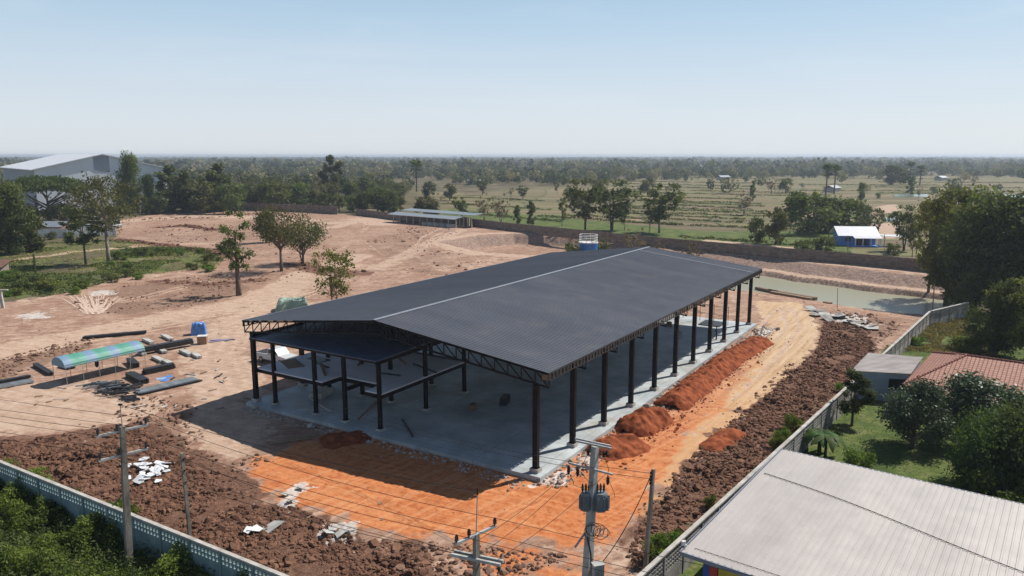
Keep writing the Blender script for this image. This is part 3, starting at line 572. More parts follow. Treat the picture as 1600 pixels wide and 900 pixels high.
# stairs-like clutter lying in/around the hall
def thing_box(name, m, loc, size, rz, label, cat, group=None, tilt=0):
    q = MB(); q.box((0, 0, size[2]/2), size, 0, tilt); o = q.build(name, m, None, loc, rz); tag(o, label, cat, group); return o
bits = [(3, 25, 4, .25, .12, 0), (4.2, 26.5, 3, .2, .1, .4), (7, 24, 2.8, .2, .1, -.3), (5.2, 18.6, 2.2, .15, .1, .8), (9.5, 21, 3.4, .15, .12, .1), (8.5, 17.2, 4, .15, .1, .35), (3, 29.2, 3.2, 1.6, .05, .2), (5.5, 28.2, 2.4, 1.2, .05, .5)]
for i, (u, v, l, wd, h, r) in enumerate(bits):
    p_ = B(u, v, 3.556); thing_box('timber_board' if wd < 1 else 'floor_sheet', M['beam'] if i % 2 else M['timber'], p_, (l, wd, h), BRZ+r+.9, ('loose dark batten lying on the mezzanine floor of the steel hall' if wd < 1 else 'thin board sheet lying at the left end of the mezzanine floor'), 'board', 'loose pieces on the mezzanine floor')
for i, (u, v, l, wd, h, r) in enumerate([(2.5, 25, 5, .3, .1, 1.2), (3.5, 20, 5, .12, .1, .4), (2, 14, 4.5, .15, .1, .9), (4.5, 27, 2.2, 1.4, .5, .3), (9, 12, .9, .5, .5, .2), (12, 10.4, 1.6, .6, .7, .3), (48, 6, .6, .5, .5, .4), (52, 9, .5, .4, .6, 1), (56, 12, 6, .4, .2, .2)]):
    thing_box('building_material', [M['concrete'], M['timber'], M['beam']][i % 3], B(u, v, .324), (l, wd, h), BRZ+r, ('pale timber and block pieces left on the shaded concrete floor of the hall' if i < 6 else 'small dark crate on the sunlit far end of the hall floor'), 'debris', 'material left on the hall floor' if i < 6 else 'crates at the far end of the hall floor')
# cable/lumber by front
for i, (px, py, l, r) in enumerate([(455, 689, 3.4, .4), (470, 684, 3.0, .5), (385, 628, 2.6, -.5), (395, 624, 2.2, -.5)]):
    thing_box('plank', M['timber'], G(px, py, .05), (l, .22, .07), r, 'loose plank lying on the shaded dirt just outside the hall front', 'plank', 'planks outside the hall front')
# safety rails at far end
fr = empty('scaffold_frame', B(LEN-1.5, 7, .32), BRZ, 'thin rusty scaffold frame standing at the far end of the hall floor', 'scaffold')
for a in (-2.2, 0, 2.2):
    q = MB()
    for b_ in (-2.5, 0, 2.5): q.tube([(a*.3, b_+a, 0), (a*.3, b_+a, 2.6)], .035, 6)
    q.tube([(a*.3, a-2.5, 2.5), (a*.3, a+2.5, 2.5)], .03, 6); q.tube([(a*.3, a-2.5, 1.3), (a*.3, a+2.5, 1.3)], .025, 6); q.build('frame', M['rust'], fr)
thing_box('dark_mat', M['beam'], B(LEN-2.4, 4.4, .325), (3.4, 3, .1), BRZ, 'dark sheet stack on the hall floor behind the last columns', 'sheet')

# ------------------------------------------------------------------ soil heaps
mred = mat('red_soil', (.34, .1, .042), (.14, .036, .017), 1.4, .97, bump=1, bscale=5, detail=9, world=True, spec=.1)
M['dirtred'] = mred
def heap(path, hw, h, label, seed, taper=1.5):
    """ridge of loose soil along a polyline of world points"""
    P = [Vector(p) for p in path]; L = sum((P[i+1]-P[i]).length for i in range(len(P)-1)); st = .14
    nu = int((L+hw*1.2)/st); nv = int(hw*2.6/st); vs = []; fs = []
    def along(s):
        s = s-hw*.6
        if s <= 0: return P[0]+(P[1]-P[0]).normalized()*s, (P[1]-P[0]).normalized(), -s
        for i in range(len(P)-1):
            l = (P[i+1]-P[i]).length
            if s <= l: return P[i].lerp(P[i+1], s/l), (P[i+1]-P[i]).normalized(), 0
            s -= l
        d = (P[-1]-P[-2]).normalized(); return P[-1]+d*s, d, s
    pts = []
    for i in range(nu+1):
        c, d, e = along(i/nu*(L+hw*1.2)); nrm = Vector((-d.y, d.x, 0))
        for j in range(nv+1):
            t = (j/nv-.5)*2*hw*1.3; pts.append((c+nrm*t, math.hypot(t, e*1.3)))
    x = np.array([p[0].x for p in pts]); y = np.array([p[0].y for p in pts]); r = np.array([p[1] for p in pts])
    n = fbm(x, y, .45, 3, seed); nf = fbm(x, y, 1.8, 3, seed+5)
    prof = np.clip(1-(r/(hw*(.75+.5*n)))**taper, 0, 1)
    nff = fbm(x, y, 4.2, 2, seed+9); z = prof*h*(.7+.6*n)+((nf-.5)*.6+(nff-.5)*.32)*np.minimum(prof*4, 1)*min(h, 1)+np.where(prof > 0, .03, -.25)
    zt = terrain(x, y)[0]; z = z+zt*.9
    for k in range(len(pts)): vs.append((x[k], y[k], z[k]))
    for i in range(nu):
        for j in range(nv): a = i*(nv+1)+j; fs.append((a, a+1, a+nv+2, a+nv+1))
    o = vs[len(vs)//2]; q = MB(); q.v = [(a-P[0].x, b_-P[0].y, c) for a, b_, c in vs]; q.f = [f[::-1] for f in fs]
    ob = q.build('soil_heap', mred, None, (P[0].x, P[0].y, 0), smooth=True); tag(ob, label, 'soil heap', 'red soil heaps'); return ob
heap([G(1050, 633), G(1100, 593), G(1150, 556), G(1187, 535)], 1.8, .95, 'long ridge of dark red soil running beside the far half of the hall', 3)
heap([G(990, 672), G(1022, 655)], 1.9, 1.15, 'rounded red soil heap at the near end of the long ridge', 8)
heap([G(945, 705), G(985, 695)], 1.9, .85, 'lower red soil heap nearest the power pole', 14)
heap([G(1112, 700), G(1145, 678)], 1.2, .4, 'small patch of red soil dumped among the brown clods by the right wall', 21)
heap([G(520, 690), G(560, 684)], 1.7, .4, 'low mound of reddish soil in the shadow at the hall front', 33)

# ------------------------------------------------------------------ clods and rubble (uncountable)
def lumps(name, pts, sizes, m, label, cat, seed=1, flat=.7):
    r = np.random.RandomState(seed); t = (1+5**.5)/2
    ico = np.array([(-1, t, 0), (1, t, 0), (-1, -t, 0), (1, -t, 0), (0, -1, t), (0, 1, t), (0, -1, -t), (0, 1, -t), (t, 0, -1), (t, 0, 1), (-t, 0, -1), (-t, 0, 1)], float); ico /= np.linalg.norm(ico[0])
    fc = np.array([(0, 11, 5), (0, 5, 1), (0, 1, 7), (0, 7, 10), (0, 10, 11), (1, 5, 9), (5, 11, 4), (11, 10, 2), (10, 7, 6), (7, 1, 8), (3, 9, 4), (3, 4, 2), (3, 2, 6), (3, 6, 8), (3, 8, 9), (4, 9, 5), (2, 4, 11), (6, 2, 10), (8, 6, 7), (9, 8, 1)])
    n = len(pts); s = np.asarray(sizes)[:, None, None]
    v = ico[None]*(1+r.uniform(-.35, .35, (n, 12, 1)))*s*r.uniform(.6, 1.3, (n, 1, 3))
    a = r.uniform(0, 6.28, n); c_, s_ = np.cos(a)[:, None], np.sin(a)[:, None]
    vx = v[..., 0]*c_-v[..., 1]*s_; vy = v[..., 0]*s_+v[..., 1]*c_
    v = np.stack([vx, vy, v[..., 2]*flat], -1)+np.asarray(pts)[:, None, :]
    f = (fc[None]+np.arange(n)[:, None, None]*12).reshape(-1, 3)
    me = bpy.data.meshes.new(name); me.from_pydata(v.reshape(-1, 3).tolist(), [], f.tolist()); me.materials.append(m); me.update()
    o = link(name, me); tag(o, label, cat, kind='stuff'); return o
def scatter_poly(poly, n, seed, cond=None):
    r = np.random.RandomState(seed); p = np.array(poly); lo, hi = p.min(0), p.max(0); out = np.zeros((0, 2))
    while len(out) < n:
        q = r.uniform(lo, hi, (n*3, 2)); q = q[sdist(q[:, 0], q[:, 1], poly) < 0]
        if cond is not None: q = q[cond(q[:, 0], q[:, 1])]
        out = np.concatenate([out, q])
    q = out[:n]; return q, r
mclod = mat('clod_soil', (.22, .118, .078), (.09, .045, .03), .8, .97, detail=6, world=True, spec=.1)
for nm, poly, n, sd, lb in (('soil_clods', DARKR, 11000, 1, 'loose brown clods of dug earth along the right wall'), ('soil_clods', DARKL, 16000, 2, 'loose brown clods of dug earth behind the near teal wall')):
    q, r = scatter_poly(poly, n, sd, lambda x, y: fbm(x, y, .45, 3, 77) > .27); z = terrain(q[:, 0], q[:, 1])[0]; s = r.gamma(1.6, .04, n)+.03
    lumps(nm, np.stack([q[:, 0], q[:, 1], z+s*.15], 1), s, mclod, lb, 'soil', sd)
q, r = scatter_poly(RUBBLE, 1500, 5); s = r.gamma(2, .04, 1500)+.02
lumps('rubble', np.stack([q[:, 0], q[:, 1], terrain(q[:, 0], q[:, 1])[0]+s*.3], 1), s, mat('rubble', (.4, .34, .29), (.2, .145, .11), 1, .9, world=True), 'pale broken concrete rubble along the right edge of the hall floor', 'rubble', 5)
fpol = [tuple(B(u, v)[:2]) for u, v in [(-1.0, -.5), (-1, 31), (-2.2, 31), (-2.0, 16), (-2.6, 0)]]
q, r = scatter_poly(fpol, 420, 6); s = r.gamma(2, .03, 420)+.02
lumps('rubble', np.stack([q[:, 0], q[:, 1], terrain(q[:, 0], q[:, 1])[0]+s*.3], 1), s, M['plinth'], 'scattered stones along the front edge of the hall floor', 'rubble', 6)
q, r = scatter_poly(SITE, 2600, 9); s = r.gamma(2, .025, 2600)+.02+q[:, 1]*.0002
lumps('loose_stones', np.stack([q[:, 0], q[:, 1], terrain(q[:, 0], q[:, 1])[0]+s*.2], 1), s, mat('stones', (.45, .32, .25), (.3, .2, .15), 1, .95, world=True), 'loose stones and clods scattered over the bare site', 'stones', 9)

_r = np.random.RandomState(16); _q = W([(1040, 650), (1190, 530), (935, 712)]); _a, _b, _c = [np.array(k) for k in _q]
_t = _r.uniform(0, 1, 2200)[:, None]; _h = np.where(_r.uniform(0, 1, 2200)[:, None] < .65, _a+(_b-_a)*_t, _c+(_a-_c)*_t)+_r.normal(0, 1.15, (2200, 2)); _s = _r.gamma(1.5, .035, 2200)+.02
lumps('soil_crumbs', np.stack([_h[:, 0], _h[:, 1], terrain(_h[:, 0], _h[:, 1])[0]+_s*.3], 1), _s, mred, 'red soil crumbs spilled around the foot of the red heaps', 'soil', 17)
_pts = []; _sz = []; _r = np.random.RandomState(15)
for pl, h, wd, dk in BERMS:
    if dk < .35: continue
    q = W(pl)
    for i in range(len(q)-1):
        a, b_ = np.array(q[i]), np.array(q[i+1]); L = np.linalg.norm(b_-a); n = int(L*(9 if a[1] < 90 else 5)); t = _r.uniform(0, 1, n)[:, None]; nr_ = np.array([-(b_-a)[1], (b_-a)[0]])/L
        _pts.append(a+(b_-a)*t+nr_*_r.normal(0, wd*.4, n)[:, None]); _sz.append((_r.gamma(1.6, .045, n)+.04)*(.55+a[1]/110)*(.5+.5*dk))
_pts = np.concatenate(_pts); _sz = np.concatenate(_sz)
lumps('ridge_clods', np.stack([_pts[:, 0], _pts[:, 1], terrain(_pts[:, 0], _pts[:, 1])[0]+_sz*.2], 1), _sz, mat('ridge_soil', (.2, .105, .07), (.09, .045, .03), .5, .97, world=True, spec=.1), 'dark reddish clods along the pushed up ridges of the site', 'soil', 15)
_pts = np.concatenate([scatter_poly(q, 520, 60+i)[0] for i, q in enumerate(BROWNS)]); _pts = _pts[fbm(_pts[:, 0], _pts[:, 1], .12, 3, 8) > .42]; _sz = (_r.gamma(1.6, .035, len(_pts))+.03)*(1+_pts[:, 1]/200)
lumps('loose_clods', np.stack([_pts[:, 0], _pts[:, 1], terrain(_pts[:, 0], _pts[:, 1])[0]+_sz*.15], 1), _sz, mat('brown_clod', (.27, .16, .115), (.13, .075, .05), .8, .97, world=True, spec=.1), 'small brown clods scattered in the churned patches', 'soil', 16)

# white broken panels
def panel_piece(loc, size, r, label, group, m=None, n=5):
    pts = []
    for k in range(n):
        a = 2*math.pi*(k+r.uniform(-.3, .3))/n; pts.append((math.cos(a)*size*r.uniform(.7, 1.1), math.sin(a)*size*.75*r.uniform(.7, 1.1)))
    q = MB(); q.prism(pts, 0, .05); o = q.build('broken_panel', m or M['plaster'], None, loc); o.rotation_euler = (r.uniform(-.3, .3), r.uniform(-.3, .3), r.uniform(0, 6)); tag(o, label, 'panel', group)
r = random.Random(4)
for k in range(44):
    px, py = r.gauss(236, 18), r.gauss(741, 9); py += (px-236)*.02
    if abs(px-236) > 42 or abs(py-741) > 24: continue
    p_ = G(px, py); p_.z = hz(p_.x, p_.y)+.22; panel_piece(p_, r.uniform(.28, .6), r, 'broken white panel piece in the heap of debris beside the left power pole', 'broken white panels in the heap')
for px, py, lb in ((398, 833, 'flat white sheet lying on the clods in the lower middle'), (388, 836, 'torn white sheet end lying on the clods beside the flat sheet')):
    p_ = G(px, py); p_.z = hz(p_.x, p_.y)+.3; panel_piece(p_, .6, r, lb, None, n=4)
for k, (px, py) in enumerate([(428, 826), (515, 835), (530, 838), (545, 833), (522, 829), (445, 775), (470, 765), (455, 785)]):
    p_ = G(px, py); p_.z = hz(p_.x, p_.y)+.15; panel_piece(p_, .5 if k else .8, r, 'grey slab fragment on the brown clods beside the white sheet' if k == 0 else 'pale slab fragment half buried where the orange fill meets the clods', None if k == 0 else 'pale slab fragments by the orange fill', M['concrete'], 4)
for k in range(16):
    px, py = 1268+k*6.2, 489+k*1.5+r.uniform(-5, 5); p_ = G(px, py); p_.z = hz(p_.x, p_.y)+.3
    panel_piece(p_, r.uniform(.7, 1.5), r, 'broken concrete slab piece dumped between the track and the pond', 'broken slabs dumped by the pond', M['lattice'] if k % 3 else M['concrete'], 5)
# ------------------------------------------------------------------ material yard on the left
def beam_at(p0, p1, wd, ht, label, group, m='beam', name='steel_beam', prof='I'):
    p0, p1 = Vector(p0), Vector(p1); d = p1-p0; L = d.length; rz = math.atan2(d.y, d.x); q = MB(); t = .02 if wd > .15 else .012
    if prof == 'I': q.box((L/2, 0, t/2), (L, wd, t)); q.box((L/2, 0, ht-t/2), (L, wd, t)); q.box((L/2, 0, ht/2), (L, wd*.7, ht-2*t-.002))
    elif prof == 'C': q.box((L/2, 0, t/2), (L, wd, t)); q.box((L/2, wd/2-t/2, ht/2+t/2), (L, t, ht)); q.box((L/2, -wd/2+t/2, ht/2+t/2), (L, t, ht)); q.box((L/2, 0, ht*.8), (L, wd-.06, t))
    else: q.box((L/2, 0, ht/2), (L, wd, ht))
    o = q.build(name, M[m], None, p0, rz); tag(o, label, 'beam' if name != 'concrete_block' else 'block', group); return o
def stack(pa, pb, rows, cols, wd, ht, label, group, m='beam', z0=0, prof='I', name='steel_beam'):
    a, b_ = G(*pa), G(*pb); d = (b_-a).normalized(); nrm = Vector((-d.y, d.x, 0)); rr = random.Random(int(pa[0]*7+pa[1]))
    for i in range(rows):
        for j in range(cols):
            off = nrm*((j-(cols-1)/2)*(wd+.015)); e = rr.uniform(-.12, .12)
            beam_at(a+off+d*e+Vector((0, 0, z0+.08+i*(ht+.004))), b_+off+d*e+Vector((0, 0, z0+.08+i*(ht+.004))), wd, ht, label, group, m, name, prof)
stack((216, 556), (300, 540), 2, 3, .26, .3, 'long black steel beam in the pile right of the tent', 'black beams piled right of the tent', z0=.25)
stack((130, 530), (228, 521), 1, 3, .25, .3, 'long rusty black beam in the row behind the tent', 'beams in the row behind the tent')
stack((226, 585), (272, 575), 2, 3, .26, .26, 'short black beam in the thick bundle below the long pile', 'beams in the thick bundle')
stack((203, 588), (226, 600), 2, 4, .22, .22, 'short black box beam in the square bundle left of the thick bundle', 'box beams in the square bundle')
stack((203, 566), (213, 575), 2, 3, .24, .24, 'short black box beam in the bundle at the right end of the tent', 'box beams at the right end of the tent')
stack((96, 573), (112, 577), 1, 4, .2, .18, 'short black beam in the bundle under the left end of the tent', 'beams under the left end of the tent')
stack((55, 572), (80, 587), 1, 2, .25, .3, 'black beam lying askew left of the tent', 'beams left of the tent')
stack((-30, 605), (48, 590), 1, 2, .28, .25, 'dark beam in the upper row at the left edge', 'upper row of beams at the left edge')
stack((-30, 612), (50, 597), 1, 4, .28, .2, 'grey steel channel in the lower row at the left edge', 'channels at the left edge', 'channel', prof='C')
stack((214, 615), (306, 593), 1, 7, .2, .12, 'long grey steel channel laid flat in front of the bundles', 'grey channels laid side by side', 'channel', prof='C')
stack((218, 618), (314, 596), 1, 2, .2, .12, 'dark steel channel at the front edge of the grey channels', 'dark channels beside the grey ones')
for k, (a, b_) in enumerate([((225, 532), (238, 538)), ((255, 526), (268, 533)), ((245, 545), (258, 553)), ((283, 550), (298, 557)), ((302, 555), (312, 561)), ((240, 560), (254, 567)), ((257, 566), (266, 571)), ((218, 552), (226, 556))]):
    stack(a, b_, 1, 2, .28, .28, 'grey concrete bearer block lying between the beam piles', 'concrete bearer blocks', 'concrete', prof='B', name='concrete_block')
r = random.Random(12)
for k in range(70):
    px, py = r.gauss(163, 18), r.gauss(607, 4.5); py += (px-163)*.09
    if px > 205 or px < 118: continue
    a = G(px, py, .06+r.random()*.35); an = r.gauss(.5, .5); l = r.uniform(.8, 2.2)
    beam_at(a, a+Vector((math.cos(an)*l, math.sin(an)*l, 0)), .12, .12, 'short steel offcut in the tangled pile in front of the tent', 'steel offcuts in the tangled pile', 'channel' if k % 4 == 0 else 'beam', 'steel_offcut', 'B')
for k in range(9):
    px, py = r.gauss(189, 6), r.gauss(624, 2.5); a = G(px, py, .06+r.random()*.1); an = r.gauss(.5, .3); l = 1.4
    beam_at(a, a+Vector((math.cos(an)*l, math.sin(an)*l, 0)), .12, .12, 'short steel offcut in the small separate pile below the tangled pile', 'offcuts in the small pile', 'beam', 'steel_offcut', 'B')
for k, (px, py) in enumerate([(252, 592), (262, 589), (258, 594)]):
    q = MB(); q.box((0, 0, .03), (1.0, .6, .03), rx=.06); tag(q.build('blue_sheet', M['tarp'] if k else mat('pale_blue', (.35, .5, .7), None, 2, .4), None, G(px, py), .4+k*.5), ['pale blue sheet on the dirt beside the thick beam bundle', 'small blue sheet left of its pale neighbours above the grey channels', 'small blue sheet nearest the grey channels'][k], 'sheet')
# blue tarp bundle: draped lumpy cover
def bundle(loc, sx, sy, h, m, name, label, cat, seed=0, nseg=16):
    vs = []; fs = []; n = nseg
    for i in range(n+1):
        for j in range(n+1):
            a, b_ = i/n*2-1, j/n*2-1; rr = max(abs(a), abs(b_)); z = h*(1-max(0, (rr-.72)/.28)**1.6) if rr < 1 else 0
            z += (mnoise.noise(Vector((a*3+seed, b_*3, seed)))*.22*h+mnoise.noise(Vector((a*8, b_*8, seed)))*.1*h)*(1 if rr < 1 else 0)
            vs.append((a*sx/2*(1+.06*mnoise.noise(Vector((b_*4, a*4, seed+5)))), b_*sy/2, max(z, 0)))
    for i in range(n):
        for j in range(n): a = i*(n+1)+j; fs.append((a, a+n+1, a+n+2, a+1))
    q = MB(); q.v = vs; q.f = fs; o = q.build(name, m, None, loc, .3, smooth=False); tag(o, label, cat); return o
bundle(G(311, 522), 1.9, 1.6, 1.5, M['tarp'], 'tarp_bundle', 'upright bundle wrapped in bright blue tarpaulin right of the beam piles', 'tarp bundle', 3)
bx = empty('crate', G(317, 537), .2, 'brown and white cardboard crate in front of the blue tarp bundle', 'crate')
q = MB(); q.box((0, 0, .5), (1.1, .9, 1.0)); q.build('box', mat('cardboard', (.36, .22, .15), (.28, .17, .11), 2, .9), bx); q = MB(); q.box((0, 0, 1.03), (1.16, .96, .06)); q.box((-.57, 0, .5), (.04, .92, .98)); q.build('wrap', M['white'], bx)
mpur = mat('purple_sheet', (.3, .28, .42), (.2, .18, .3), 4, .5)
for k, (a, b_) in enumerate([((325, 535), (366, 531)), ((328, 532), (368, 531)), ((290, 536), (304, 533))]):
    beam_at(G(*a), G(*b_), .35, .1, ['long purplish pipe bundle lying right of the crate', 'thin purplish pipe bundle behind the long one', 'short purplish bundle between the beams and the crate'][k], None, 'beam', 'pipe_bundle', 'B').data.materials[0] = mpur
r = random.Random(77)
for k in range(46):
    px, py = r.uniform(40, 350), r.uniform(560, 640); 
    if 80 < px < 235 and py < 600: continue
    a = G(px, py, .04); an = r.uniform(0, 3.1); l = r.uniform(.3, 1.3)
    beam_at(a, a+Vector((math.cos(an)*l, math.sin(an)*l, 0)), r.uniform(.06, .2), .05, 'small scrap of timber or steel lying loose in the material yard', 'scraps lying about the yard', r.choice(['timber', 'beam', 'concrete']), 'scrap', 'B')
# tent
tent = empty('canopy_tent', G(105, 597), 0, 'green and blue striped barrel-roofed work canopy on thin poles', 'canopy')
tp0, tp1 = G(104, 604, 0), G(229, 574, 0)  # near-side feet line
td = (tp1-tp0); TL = td.length; td.normalize(); tn = Vector((-td.y, td.x, 0)); tent.location = tp0; tent.rotation_euler = (0, 0, math.atan2(td.y, td.x))
mt = bpy.data.materials.new('tent_stripes'); mt.use_nodes = True; nt = mt.node_tree; p = nt.nodes['Principled BSDF']
tc = N(nt, 'ShaderNodeTexCoord').outputs['Object']; sx_ = N(nt, 'ShaderNodeSeparateXYZ'); nt.links.new(tc, sx_.inputs[0])
wv = mth(nt, 'SINE', mth(nt, 'ADD', mth(nt, 'MULTIPLY', sx_.outputs[0], 2*math.pi/(TL/3.4)), mth(nt, 'MULTIPLY', noise_node(nt, tc, .7, 2), 1.6)))
cc = ramp(nt, mth(nt, 'MULTIPLY_ADD', wv, .5, .5), [(.5, (.09, .29, .22)), (.85, (.17, .27, .38))])
nt.links.new(cc, p.inputs['Base Color']); p.inputs['Roughness'].default_value = .5
TW = 2.7; hgt = 2.05; rise = .85
q = MB(); n = 12; segs = 40; vs = []
for i in range(segs+1):
    x = TL*i/segs; sag = .05*abs(math.sin(math.pi*i/segs*7))
    for j in range(n+1):
        a = math.pi*j/n; vs.append((x, TW/2-math.cos(a)*TW/2, hgt+math.sin(a)*rise*(1+sag)-(0 if 0 < j < n else .12)))
q.v = vs; q.f = [(i*(n+1)+j, (i+1)*(n+1)+j, (i+1)*(n+1)+j+1, i*(n+1)+j+1) for i in range(segs) for j in range(n)]
q.f.append(tuple(range(n+1))); q.f.append(tuple(segs*(n+1)+j for j in range(n+1))[::-1])
q.build('cover', mt, tent, smooth=False)
for i in range(6):
    for s_ in (0, TW):
        x = .1+(TL-.2)*i/5; q = MB(); q.tube([(x, s_, -.1), (x, s_, hgt)], .028, 6); q.build('pole', M['galv'], tent)
q = MB()
for s_ in (0, TW): q.tube([(0, s_, hgt), (TL, s_, hgt)], .02, 6)
for i in range(6):
    x = .1+(TL-.2)*i/5; q.tube([(x, TW/2-math.cos(math.pi*j/8)*TW/2*.98, hgt-.03+math.sin(math.pi*j/8)*rise*.97) for j in range(9)], .02, 6)
q.build('hoop_frame', M['galv'], tent)
pt = tp0+td*(TL*.45)+tn*1.3
q = MB(); q.tube([(0, 0, 1.75), (0, 0, 1.5), (0, 0, 1.15), (0, 0, .95)], [.03, .2, .2, .1], 8); q.tube([(0, 0, 1.75), (0, 0, 2.7)], .015, 5); tag(q.build('hanging_bag', M['cloth'], None, pt), 'black bag hanging under the striped canopy', 'bag')
# little dark posts / marker
for px, py, lb in ((221, 668, 'small dark post with a pale top standing on bare dirt'),):
    q = MB(); q.tube([(0, 0, -.1), (0, 0, .5), (0, 0, .62)], [.13, .13, .05], 8); tag(q.build('marker_post', M['cloth'], None, G(px, py)), lb, 'post')

# pale scrape marks left by a digger bucket
q = MB(); r = random.Random(8)
for k in range(26):
    t = k/25; a = G(136+24*t+r.uniform(-1, 1), 489+r.uniform(-2.5, 2)); b_ = G(100+78*t**1.1+r.uniform(-4, 4)+(12 if k > 22 else 0), 463-3*math.sin(t*3)+r.uniform(-3, 6)); d = b_-a; nrm = Vector((-d.y, d.x, 0)).normalized(); P = []
    n = 14
    for i in range(n+1):
        c = a+d*(i/n)+nrm*r.uniform(-.08, .08); w_ = .17*(1-.5*i/n)*r.uniform(.6, 1.2); P.append((c-nrm*w_, c+nrm*w_))
    vs = [tuple((p_.x, p_.y, hz(p_.x, p_.y)+.035+.001*k)) for pr in P for p_ in pr]; q.add(vs, [(2*i, 2*i+1, 2*i+3, 2*i+2) for i in range(n)])
tag(q.build('scrape_marks', mat('pale_scrape', (.62, .47, .38), (.45, .31, .23), 3, .95)), 'fan of pale digger scrape marks on the red dirt at left', 'marks', kind='stuff')

# ------------------------------------------------------------------ vehicles
def vehicle(name, loc, rz, L_, Wd, Hh, bodym, kind, label, cat):
    o = empty(name, loc, rz, label, cat)
    def side(prof, w2):
        q = MB(); n = len(prof); q.add([(x, -w2, z) for x, z in prof]+[(x, w2, z) for x, z in prof], [tuple(range(n)), tuple(range(n, 2*n))[::-1]]+[(i, n+i, n+(i+1) % n, (i+1) % n) for i in range(n)]); return q
    if kind == 'pickup':
        body = [(-L_/2, .45), (L_/2-.1, .45), (L_/2, .6), (L_/2-.05, 1.0), (L_/2-1.2, 1.12), (L_/2-1.3, 1.12), (-L_/2, 1.08)]
        cab = [(-.55, 1.1), (1.35, 1.1), (.75, Hh), (-.35, Hh)]; wh = (-L_*.3, L_*.32)
    elif kind == 'truck':
        body = [(-L_/2, .7), (L_/2, .7), (L_/2, 1.1), (-L_/2, 1.1)]; cab = [(L_/2-1.7, 1.1), (L_/2, 1.1), (L_/2-.1, Hh), (L_/2-1.7, Hh)]; wh = (-L_*.3, L_*.33)
    else:
        body = [(-L_/2, .4), (L_/2, .4), (L_/2, .85), (L_/2-.9, 1.0), (-L_/2+.1, 1.05)]
        cab = [(-L_/2+.15, 1.0), (L_/2-1.0, 1.0), (L_/2-1.7, Hh), (-L_/2+.5, Hh)]; wh = (-L_*.3, L_*.3)
    q = side(body, Wd/2)
    if kind == 'pickup':
        q2 = MB(); q2.box((-L_/2+.95, 0, 1.1), (1.7, Wd-.25, .04)); q2.build('cargo_bed', M['cloth'], o)
    if kind == 'truck': q.box((-.9, 0, 1.7), (L_-2.1, Wd, 1.2))
    q.build('body', bodym, o); cb = side(cab, Wd/2-.12).build('cabin', bodym, o)
    g = MB(); xs = [c[0] for c in cab]; zb = cab[0][1]; 
    fx0, fx1 = cab[1][0], cab[2][0]; rx0, rx1 = cab[0][0], cab[3][0]; w2 = Wd/2-.22
    def pane(pts): g.add(pts, [(0, 1, 2, 3)])
    e = .02
    la = lambda t, a, b_: a+(b_-a)*t
    g.add([(la(.15, fx0, fx1)+e, -w2, la(.15, zb, Hh)+e), (la(.15, fx0, fx1)+e, w2, la(.15, zb, Hh)+e), (la(.88, fx0, fx1)+e, w2, la(.88, zb, Hh)+e), (la(.88, fx0, fx1)+e, -w2, la(.88, zb, Hh)+e)], [(0, 1, 2, 3)]); g.build('windscreen', M['glass'], o)
    for sg in (-1, 1):
        g = MB(); y = sg*(Wd/2-.1); g.add([(la(.2, rx0, rx1)+.1, y, la(.2, zb, Hh)), (la(.2, fx0, fx1)-.12, y, la(.2, zb, Hh)), (la(.85, fx0, fx1)-.12, y, la(.85, zb, Hh)), (la(.85, rx0, rx1)+.1, y, la(.85, zb, Hh))], [(0, 1, 2, 3)]); g.build('side_window', M['glass'], o)
    for x in wh:
        for sg in (-1, 1):
            q = MB(); y = sg*(Wd/2-.1); rr = .36; q.tube([(x, y-.12, rr), (x, y+.12, rr)], rr, 14); wq = q.build('wheel', M['tyre'], o)
            q = MB(); q.tube([(x, y+sg*.1, rr), (x, y+sg*.13, rr)], .2, 10); q.build('hub', M['galv'], wq)
    return o
vehicle('pickup_truck', G(432, 566), math.radians(-32), 5.2, 1.8, 1.75, M['carwhite'], 'pickup', 'white pickup truck parked behind the left corner of the hall', 'pickup')
vehicle('parked_van', G(183, 355), math.radians(-50), 5.2, 2.0, 2.3, M['carwhite'], 'van', 'white van parked at the end of the grey wall', 'van')
vehicle('parked_car', G(171, 357), math.radians(170), 4.6, 1.8, 1.7, M['cargrey'], 'car', 'grey car parked behind the grey wall beside the white van', 'car')
vehicle('parked_car', G(139, 358), math.radians(175), 4.6, 1.8, 1.6, M['carwhite'], 'car', 'white car behind the grey wall left of the blue drums', 'car')
for k, px in enumerate((150, 155.5)):
    q = MB(); q.tube([(0, 0, 0), (0, 0, .1), (0, 0, 1.3), (0, 0, 2.2), (0, 0, 2.3)], [.85, .9, .93, .9, .6], 14); tag(q.build('water_drum', M['blue'], None, G(px, 361)), ['blue drum by the grey wall, left one of the pair', 'blue drum by the grey wall, right one of the pair'][k], 'drum', None)
# green domed cover behind roof
bundle(G(457, 484, 0), 5, 3.8, 1.7, mat('pale_green_sheet', (.3, .4, .3), (.22, .3, .24), 1, .6), 'green_cover', 'pale green domed sheet behind the left slope of the hall roof', 'cover', 9)

